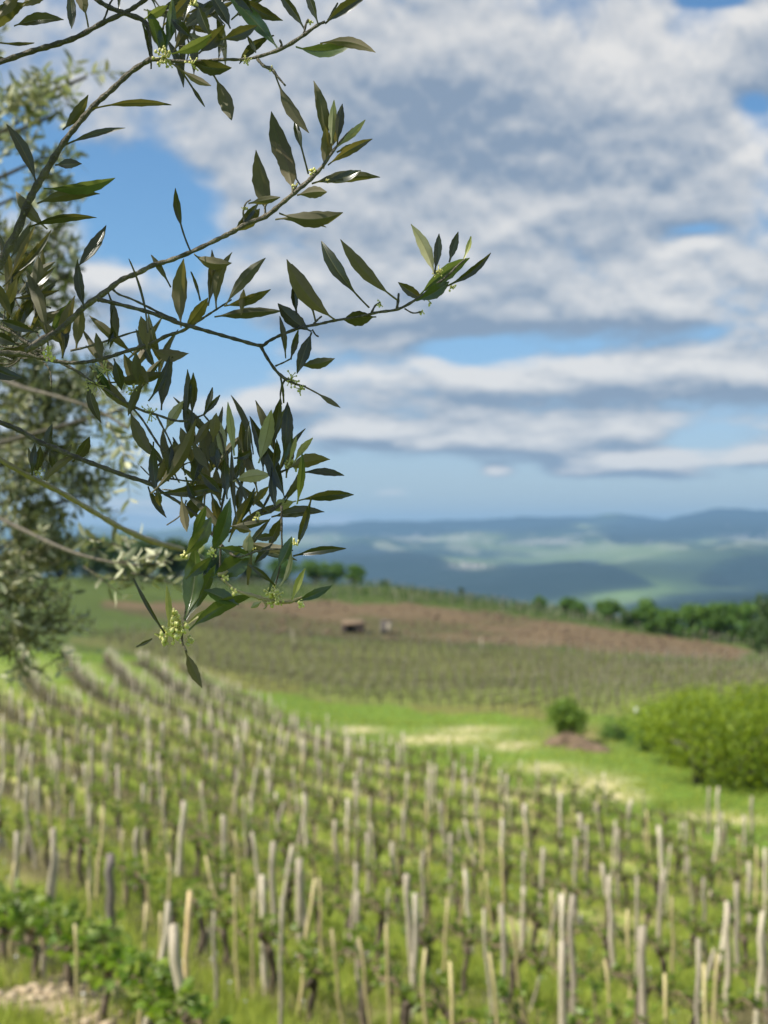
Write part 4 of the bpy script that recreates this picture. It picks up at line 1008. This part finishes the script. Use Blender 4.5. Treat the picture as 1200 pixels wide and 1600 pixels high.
Dn = branch([(152, 468, 7), (163, 470, 7), (200, 479, 6.5), (240, 490, 7), (280, 505, 7), (305, 512, 6.5), (340, 522, 6), (372, 531, 6), (407, 540, 6), (420, 533, 5), (440, 523, 5), (470, 512, 5), (500, 506, 4.5), (522, 501, 4.5), (560, 495, 4), (590, 488, 4.5), (622, 483, 4.5), (650, 468, 4.5), (675, 450, 4.5), (700, 430, 4), (716, 414, 3), (728, 404, 2)], 1.46,
            extra=[[(176, 452, 4), (186, 460, 3.5), (205, 467, 3.5), (228, 478, 4), (252, 490, 4), (276, 500, 4)], [(407, 540, 5.5), (418, 560, 5), (432, 580, 5), (446, 592, 6), (462, 600, 4), (478, 604, 3)], [(446, 592, 4), (440, 604, 3), (438, 620, 2.5), (440, 632, 2)],
                   [(430, 572, 3), (444, 566, 2.5), (455, 560, 2.5)], [(620, 483, 4), (622, 470, 4.5), (623, 458, 3)], [(580, 490, 4), (586, 478, 3), (594, 472, 2)], [(490, 506, 3.5), (498, 498, 3), (503, 494, 3)], [(488, 515, 3), (493, 523, 2.5), (498, 526, 3)], [(632, 482, 2.5), (645, 489, 2.5), (660, 487, 2.5)]])
leaves(Dn, 1.46, """524 500 448 405 32 u -.08;493 502 456 412 30 u .05 .2;577 481 502 376 25 t -.05 .25;621 469 532 374 24 u -.05 .15;679 430 642 350 22 s .05;679 428 686 365 15 t;702 410 716 362 15 t;725 404 736 369 9 y;698 447 767 395 14 t .06
664 469 622 441 18 t;655 462 734 403 24 g -.05;650 470 702 440 22 g .05;588 495 537 500 28 t;487 518 434 474 28 t -.06;464 492 460 440 13 t;446 560 437 494 11 t;454 562 466 515 12 t;487 519 464 584 22 t;468 571 523 560 20 u .05;474 603 532 637 10 u -.02 .4
443 630 438 588 5 t""")
buds(Dn, 455, 593, 1.46, 12, 13, 2.2); buds(Dn, 594, 475, 1.46, 6, 7, 1.8); buds(Dn, 686, 425, 1.46, 12, 13, 2.0); buds(Dn, 706, 450, 1.46, 7, 8, 2); buds(Dn, 658, 487, 1.46, 6, 6, 1.7); buds(Dn, 470, 608, 1.46, 8, 10, 2.2); buds(Dn, 672, 474, 1.46, 5, 5, 1.8)
E = branch([(-60, 556, 12), (0, 552, 10), (30, 553, 9), (55, 557, 8), (92, 565, 7), (115, 567, 6), (140, 565, 6), (170, 558, 6), (200, 548, 6), (235, 538, 6.5), (260, 525, 6), (285, 517, 5), (308, 503, 4), (328, 490, 3.5), (345, 479, 3), (362, 468, 2.5)], 1.52,
           extra=[[(95, 567, 5), (120, 580, 5), (145, 598, 5), (162, 606, 4.5), (185, 622, 4.5), (210, 636, 4.5), (230, 644, 4.5), (248, 649, 4), (268, 656, 4), (285, 658, 4), (300, 655, 3.5), (318, 648, 3)],
                  [(205, 635, 3.5), (222, 655, 3.5), (238, 680, 4), (250, 698, 3.5), (264, 712, 3), (280, 728, 3)], [(245, 650, 4), (253, 665, 3.5), (262, 682, 3), (270, 700, 3)], [(110, 548, 4), (140, 541, 3.5), (175, 530, 3.5), (205, 520, 3), (237, 513, 3)], [(60, 556, 8), (50, 545, 9), (62, 532, 9), (85, 520, 9)], [(-10, 508, 8), (20, 520, 7), (45, 538, 7), (70, 552, 7)]])
leaves(E, 1.52, """98 560 117 462 23 u -.06;97 560 90 490 15 t .1;119 546 127 476 22 u;76 546 40 424 22 u .05 .2;168 455 171 545 16 t -.1;168 538 177 518 9 t;230 546 220 494 22 u;236 543 295 552 24 u .12;232 627 265 556 13 t .06;252 641 270 557 22 t -.04
172 598 262 582 22 u .03;140 572 207 641 22 u .03;138 598 158 661 18 t .06;203 640 239 713 24 u .06;-30 560 36 590 24 t .1;288 656 293 577 15 t .04;299 651 302 582 16 t;258 673 288 625 19 s;318 649 332 605 11 t .03;318 649 344 617 10 t
303 645 295 682 13 t;200 560 232 600 20 u;215 600 212 550 18 u;178 560 190 610 20 t;160 560 150 520 16 u;185 530 180 480 14 u;30 540 -12 520 20 t;60 520 0 500 18 t;20 500 -5 440 18 u;55 450 60 400 20 u;70 480 40 440 20 t;28 430 10 480 18 u;100 540 60 500 18 u;225 590 200 650 16 u;150 575 175 620 14 g;110 470 80 520 14 g""")
buds(E, 75, 555, 1.5, 12, 14, 3); buds(E, 235, 645, 1.52, 12, 15, 2.2); buds(E, 150, 600, 1.52, 14, 22, 2); buds(E, 165, 578, 1.52, 12, 20, 2.2); buds(E, 205, 610, 1.52, 10, 16, 2.4)
G = branch([(-60, 636, 10), (0, 660, 8.5), (30, 672, 8), (60, 690, 8), (90, 702, 8.5), (120, 715, 8), (160, 730, 7.5), (195, 743, 7), (232, 755, 7), (255, 770, 5), (275, 782, 5), (293, 794, 5), (312, 810, 5), (322, 824, 4)], 1.50,
           extra=[[(232, 755, 5), (240, 735, 4), (262, 715, 3.5), (290, 700, 3)], [(340, 840, 5.5), (355, 832, 5.5), (370, 824, 5), (388, 815, 5), (404, 805, 4.5), (422, 800, 4.5), (436, 790, 4), (447, 775, 4), (458, 758, 4), (466, 742, 3.5)],
                  [(322, 824, 4), (330, 832, 5), (340, 840, 5.5)], [(404, 806, 4), (418, 780, 4), (428, 758, 4), (436, 740, 4), (452, 732, 3)], [(318, 648, 3), (330, 662, 3), (345, 680, 3.5), (352, 720, 4), (352, 760, 4), (345, 800, 4), (340, 840, 4)]])
leaves(G, 1.49, """366 712 356 628 15 s;350 720 345 660 18 s;333 690 338 645 20 u;324 730 318 665 27 u;330 732 338 680 16 u;318 815 322 710 18 u .0 .35;236 771 306 655 23 u .08;240 764 290 688 22 u;240 690 244 768 18 t;240 771 362 755 21 t .03
300 758 314 700 22 t;231 760 260 809 13 t .06;245 762 250 791 13 t;283 775 292 831 17 u;322 770 298 810 26 u .1;370 815 362 698 10 t;392 806 366 742 7 t .05;421 800 379 760 13 t;365 716 393 704 13 t .1;364 752 423 742 24 s -.05
411 740 390 650 19 t .06;404 724 424 640 26 s;427 702 438 622 18 t;442 716 449 628 22 t;446 782 408 690 26 t .04;428 737 432 686 14 t;445 722 457 674 12 g;452 720 463 682 9 y;460 722 489 684 13 y -.03;450 732 516 718 25 u -.06;468 739 538 743 14 t -.05;464 788 472 706 13 g;445 786 475 742 13 u
466 782 553 773 19 t -.04;424 808 507 800 21 t -.04;487 776 465 852 15 t;463 783 424 797 22 s;425 730 430 792 15 t;440 808 421 854 20 t;326 735 300 690 18 u;340 735 330 690 20 t;300 720 282 668 20 u;355 780 350 715 16 t;345 790 338 730 18 u
378 750 372 800 14 t;280 730 270 690 16 u;262 742 268 695 18 t;330 770 340 815 16 t;310 735 345 770 18 t;376 815 398 762 13 t;300 700 330 655 17 u;372 742 376 700 11 t;395 790 420 760 14 u;290 745 306 790 12 t""")
leaves(G, 1.52, "72 705 82 662 15 t;50 743 55 692 13 t;55 743 63 697 16 t;68 750 96 718 12 u;72 752 122 710 14 u -.1;113 722 140 682 20 t .05;100 716 112 694 9 u;84 738 78 700 12 t;56 742 44 700 11 u")
buds(G, 455, 725, 1.49, 16, 12, 2.6); buds(G, 400, 808, 1.49, 8, 8, 2.4); buds(G, 395, 855, 1.49, 6, 10, 2.2); buds(G, 60, 738, 1.52, 6, 9, 2.4)
H = branch([(-60, 682, 10), (0, 718, 9, 1.52), (45, 744, 8.5, 1.55), (100, 772, 8.5, 1.62), (140, 796, 8.5, 1.9), (190, 825, 9, 2.2), (240, 846, 9, 2.5), (285, 858, 8, 2.7)], 1.50, 'twig_pale')
K = branch([(322, 824, 5), (345, 850, 4, 1.44), (370, 870, 3.5, 1.42), (400, 862, 3, 1.42), (430, 858, 3, 1.42), (458, 860, 2.5, 1.42)], 1.44,
           extra=[[(345, 850, 4), (344, 880, 3.5), (346, 903, 4)], [(322, 824, 4), (305, 870, 3.5), (295, 920, 3.5), (288, 970, 4), (284, 1000, 4), (292, 1020, 3.5)], [(440, 790, 4), (440, 830, 3.5), (440, 870, 3), (430, 915, 3), (420, 938, 4)]])
KP = branch([(346, 903, 4.5), (360, 916, 3.5), (375, 925, 4.5), (396, 931, 6.5), (420, 938, 6), (440, 941, 5), (455, 940, 5.5), (472, 933, 4)], 1.42, 'twig_pale', extra=[[(340, 898, 6), (350, 896, 6), (356, 892, 4)], [(410, 936, 4), (416, 946, 4), (412, 952, 2)]])
leaves(K, 1.42, """458 869 541 857 15 t -.03;432 890 456 838 18 g .05;420 925 437 880 8 g;437 916 455 858 10 s .1;456 938 477 888 13 y;461 940 519 915 15 g .03;397 843 428 838 15 t;363 822 392 830 15 u;391 830 386 868 20 s .02;387 914 394 864 9 u
285 872 330 808 28 g .04;327 867 360 778 26 g .06;329 902 396 860 36 g .05;288 968 304 852 34 g .06;290 968 337 882 22 g .02;264 980 260 915 12 y .02;291 977 328 950 7 y -.03;295 985 399 929 23 g -.08;373 945 319 922 24 g;258 990 208 903 8 t -.02
259 997 241 990 6 y;279 987 276 961 10 y;290 1018 316 1075 19 u;385 936 357 930 14 s;430 915 388 882 11 t;408 940 392 950 11 s;213 1011 238 998 7 t;290 905 330 870 18 g;340 855 392 870 20 g;425 850 398 880 16 t;300 840 322 790 16 g""")
buds(K, 272, 986, 1.42, 46, 22, 4.2); buds(K, 430, 930, 1.42, 30, 18, 3.6); buds(K, 258, 1000, 1.42, 8, 8, 3.6); buds(K, 296, 1000, 1.42, 9, 8, 3.6); buds(K, 272, 960, 1.42, 9, 9, 3.6); buds(K, 366, 925, 1.42, 8, 6, 3.2); buds(K, 350, 902, 1.42, 6, 6, 3.4); buds(K, 288, 868, 1.43, 9, 9, 3); buds(K, 460, 850, 1.42, 8, 9, 2.2); buds(K, 330, 862, 1.42, 10, 10, 2.5); buds(K, 470, 942, 1.42, 6, 6, 3)

# fuller tufts where the photograph is densest
def fill(br, cx, cy, rx, ry, n, D0, D1, ang, spreadA, face='ut'):
    for q in range(n):
        a = rsl.uniform(0, 6.283); k = rsl.random() ** .5; x = cx + rx * k * math.cos(a); y = cy + ry * k * math.sin(a)
        t = math.radians(ang + rsl.gauss(0, spreadA)); L = rsl.uniform(62, 100)
        add_leaf(br, x, y, x + L * math.cos(t), y - L * math.sin(t), rsl.uniform(11, 18), rsl.choice(face), rsl.uniform(D0, D1), rsl.uniform(-.08, .08))
fill(G, 330, 740, 75, 50, 20, 1.53, 1.60, 88, 35); fill(G, 420, 740, 35, 45, 7, 1.52, 1.58, 95, 30); fill(G, 370, 850, 50, 40, 8, 1.47, 1.52, 60, 50)
fill(B, 305, 25, 85, 32, 20, 1.54, 1.66, 20, 60, 'tt'); fill(E, 45, 510, 55, 60, 20, 1.56, 1.68, 80, 50, 'utt'); fill(E, 215, 590, 50, 35, 10, 1.55, 1.62, 75, 45); fill(B, 10, 440, 25, 40, 8, 1.55, 1.62, 70, 40)
tw = []
for (cx_, cy_, rx_, ry_, n_) in [(330, 740, 70, 50, 14), (305, 25, 80, 35, 10), (45, 520, 50, 45, 12)]:
    for q in range(n_):
        x = cx_ + rsl.uniform(-rx_, rx_); y = cy_ + rsl.uniform(-ry_, ry_); a = rsl.uniform(0, 6.28); d = rsl.uniform(1.54, 1.62)
        tw.append([(x, y, 3, d), (x + 25 * math.cos(a), y + 25 * math.sin(a), 2.5, d), (x + 50 * math.cos(a + .3), y + 50 * math.sin(a + .3), 2, d)])
branch([(232, 755, 3, 1.55), (262, 748, 3, 1.57), (300, 752, 3, 1.58), (340, 745, 2.5, 1.57)], 1.55, extra=tw, name='twigs')['kind'] = 'stuff'

# sprays of leaves: a twig with opposite pairs
def spray(c, d, L, rs, V, F, TV, leafL=.055, leafW=.011, step=.024, single=None):
    d = d.normalized(); pts = [c + d * (L * t) + Vector((0, 0, -.10 * L * t * t)) for t in (0, .25, .5, .75, 1)]
    TV.add(*tube(pts, [.0022, .002, .0016, .0012, .0007], 4))
    n = max(3, int(L / step))
    for i in range(n + 1):
        t = (i + .5) / (n + .5); p = c + d * (L * t) + Vector((0, 0, -.10 * L * t * t))
        s = d.cross(rvec(rs)); s.normalize()
        for sg in (-1, 1):
            ax = (s * sg + d * rs.uniform(.3, 1.0) + Vector((0, 0, rs.uniform(-.2, .3)))).normalized()
            l = leafL * rs.uniform(.7, 1.15); w = leafW * rs.uniform(.7, 1.2) / 2
            nn = ax.cross(rvec(rs)); nn.normalize(); sd = ax.cross(nn)
            b = len(V) if single is None else 0
            vv_ = [p, p + ax * (l * .35) + sd * w, p + ax * (l * .35) + nn * (-w * .3), p + ax * (l * .35) - sd * w, p + ax * (l * .72) + sd * (w * .8), p + ax * (l * .72) + nn * (-w * .2), p + ax * (l * .72) - sd * (w * .8), p + ax * l - nn * (w * .5)]
            ff_ = [(0, 1, 2), (0, 2, 3), (1, 4, 5, 2), (2, 5, 6, 3), (4, 7, 5), (5, 7, 6)]
            if single is not None: single.append(([tuple(q) for q in vv_], ff_))
            else: V += [tuple(q) for q in vv_]; F += [tuple(q + b for q in f) for f in ff_]

# rest of the near crown, unseen, placed and thinned to shade the sharp leaves
V = []; F = []; TV = MB(); rs = random.Random(5)
CR = [(-1.1, 1.3, .75, .42), (-1.4, 1.8, .6, .5), (-.9, 1.2, 1.15, .38), (-1.6, 1.2, .95, .5), (-1.2, 1.9, 1.3, .5), (-1.9, 1.7, 1.2, .5), (-.75, 1.0, .85, .26), (-1.25, 1.5, -.15, .32), (-1.5, 1.1, .3, .4), (-.45, 1.25, .98, .26), (-.1, 1.45, 1.05, .22), (-1.9, 2.2, .6, .5), (-.5, 1.7, 1.15, .25)]
for (x, y, z, r) in CR:
    for q in range(int((42 if x > -1.12 else 190) * r)):
        d = rvec(rs, .1); c = Vector((x, y, z)) + d * (r * rs.random() ** .5)
        # keep clear of what the camera sees
        if c.y > .25 and -.40 < c.x / c.y < .35 and c.z / c.y < .50: continue
        spray(c, (d + rvec(rs) * .5), rs.uniform(.12, .22), rs, V, F, TV)
o = TV.build('twigs', M['twig'], olive, TB); o['kind'] = 'stuff'
o = obj('foliage', V, F, M['olive_mass'], olive, TB, smooth=False); o['kind'] = 'stuff'

# ------------------------------------------------------------------ a second olive tree farther off, out of focus
T2 = Vector((-2.75, 5.4, tz(-2.75, 5.4)))
ol2 = empty('olive_tree', T2)
tag(ol2, 'blurred silvery olive tree behind the sharp branches at the left edge', 'tree')
mb = MB()
ql = smooth_line([(T2.x, T2.y, T2.z - .2, .16), (T2.x + .08, T2.y, T2.z + .8, .13), (T2.x + .0, T2.y, T2.z + 1.6, .10), (T2.x + .2, T2.y - .1, T2.z + 2.8, .07), (T2.x + .35, T2.y, T2.z + 4.2, .035)], 4)
mb.add(*tube([q[:3] for q in ql], [q[3] for q in ql], 9)); mb.build('trunk', M['olive_bark'], ol2, T2)
V = []; F = []; TV = MB(); rs = random.Random(9)
# (px, py, radius in px, depth, sprays)
CL = [(30, 190, 60, 4.6, 26), (95, 175, 50, 4.8, 24), (60, 250, 62, 4.8, 30), (20, 310, 46, 4.9, 16), (20, 390, 50, 5.0, 24), (90, 385, 34, 5.0, 16), (50, 470, 60, 5.1, 34), (110, 430, 24, 5.0, 6), (15, 560, 55, 5.1, 26),
      (60, 620, 62, 5.2, 46), (125, 600, 40, 5.2, 18), (30, 690, 62, 5.2, 44), (100, 700, 40, 5.2, 16), (60, 770, 60, 5.3, 34), (130, 775, 40, 5.3, 16), (20, 850, 55, 5.3, 26), (75, 850, 52, 5.3, 22), (20, 940, 50, 5.4, 24), (60, 990, 46, 5.4, 22), (15, 1020, 40, 5.4, 14), (110, 870, 30, 5.3, 8),
      (-60, 300, 110, 5.3, 40), (-90, 500, 130, 5.4, 50), (-80, 700, 130, 5.4, 50), (-90, 900, 120, 5.4, 50), (-80, 120, 90, 5.2, 30), (135, 120, 22, 4.8, 3), (190, 640, 26, 4.6, 4), (-30, 60, 60, 5.2, 14)]
for (px, py, r, D, n) in CL:
    c0 = P(px, py, D); R = r / FPX * D
    a0 = Vector((T2.x + .15, T2.y, max(c0.z - .5, T2.z + 1.2)))
    TV.add(*tube([a0, (a0 + c0) / 2 + Vector((0, 0, .08)), c0], [.03, .016, .006], 5))
    for q in range(int(n * (.45 if py < 330 else .7 if py < 520 else .95))):
        d = rvec(rs, .1); c = c0 + d * (R * rs.random() ** .5 * .9)
        spray(c - d * .05, d + rvec(rs) * .7 + Vector((.15, 0, .2)), rs.uniform(.10, .22), rs, V, F, TV, leafL=.062, leafW=.016)
o = TV.build('branches', M['twig'], ol2, T2); o['kind'] = 'stuff'
o = obj('foliage', V, F, M['olive_mass'], ol2, T2, smooth=False); o['kind'] = 'stuff'
# its nearest sprays, with leaves one can tell apart
one = []; TV = MB()
for (px, py, D, ang, L) in [(130, 640, 3.5, -30, .16), (165, 655, 3.4, -60, .14), (190, 690, 3.4, -80, .14), (150, 620, 3.5, 10, .14), (205, 640, 3.4, -70, .12), (140, 860, 3.1, 20, .13), (175, 880, 3.0, 10, .12), (205, 895, 3.0, -10, .12), (235, 885, 3.0, 20, .12), (210, 860, 3.1, 160, .12), (250, 865, 3.0, 200, .10), (170, 905, 3.0, 0, .10), (130, 885, 3.1, -30, .12)]:
    c = P(px, py, D); a = math.radians(ang)
    spray(c, Vector((math.cos(a), rs.uniform(-.3, .3), math.sin(a))), L, rs, None, None, TV, leafL=.048, leafW=.015, step=.022, single=one)
TV.add(*bough([(-60, 560, 10, 4.2), (20, 600, 8, 3.9), (90, 620, 6, 3.6), (150, 640, 5, 3.5), (200, 670, 4, 3.4)], 3.5)); TV.add(*bough([(-60, 780, 9, 4.0), (40, 830, 7, 3.6), (120, 865, 6, 3.2), (200, 882, 4, 3.0), (260, 880, 3, 3.0)], 3.2))
bq = TV.build('branch', M['twig'], ol2, T2)
for (v, f) in one[:260]: obj('leaf', v, f, M['olive_mass'], bq, T2)
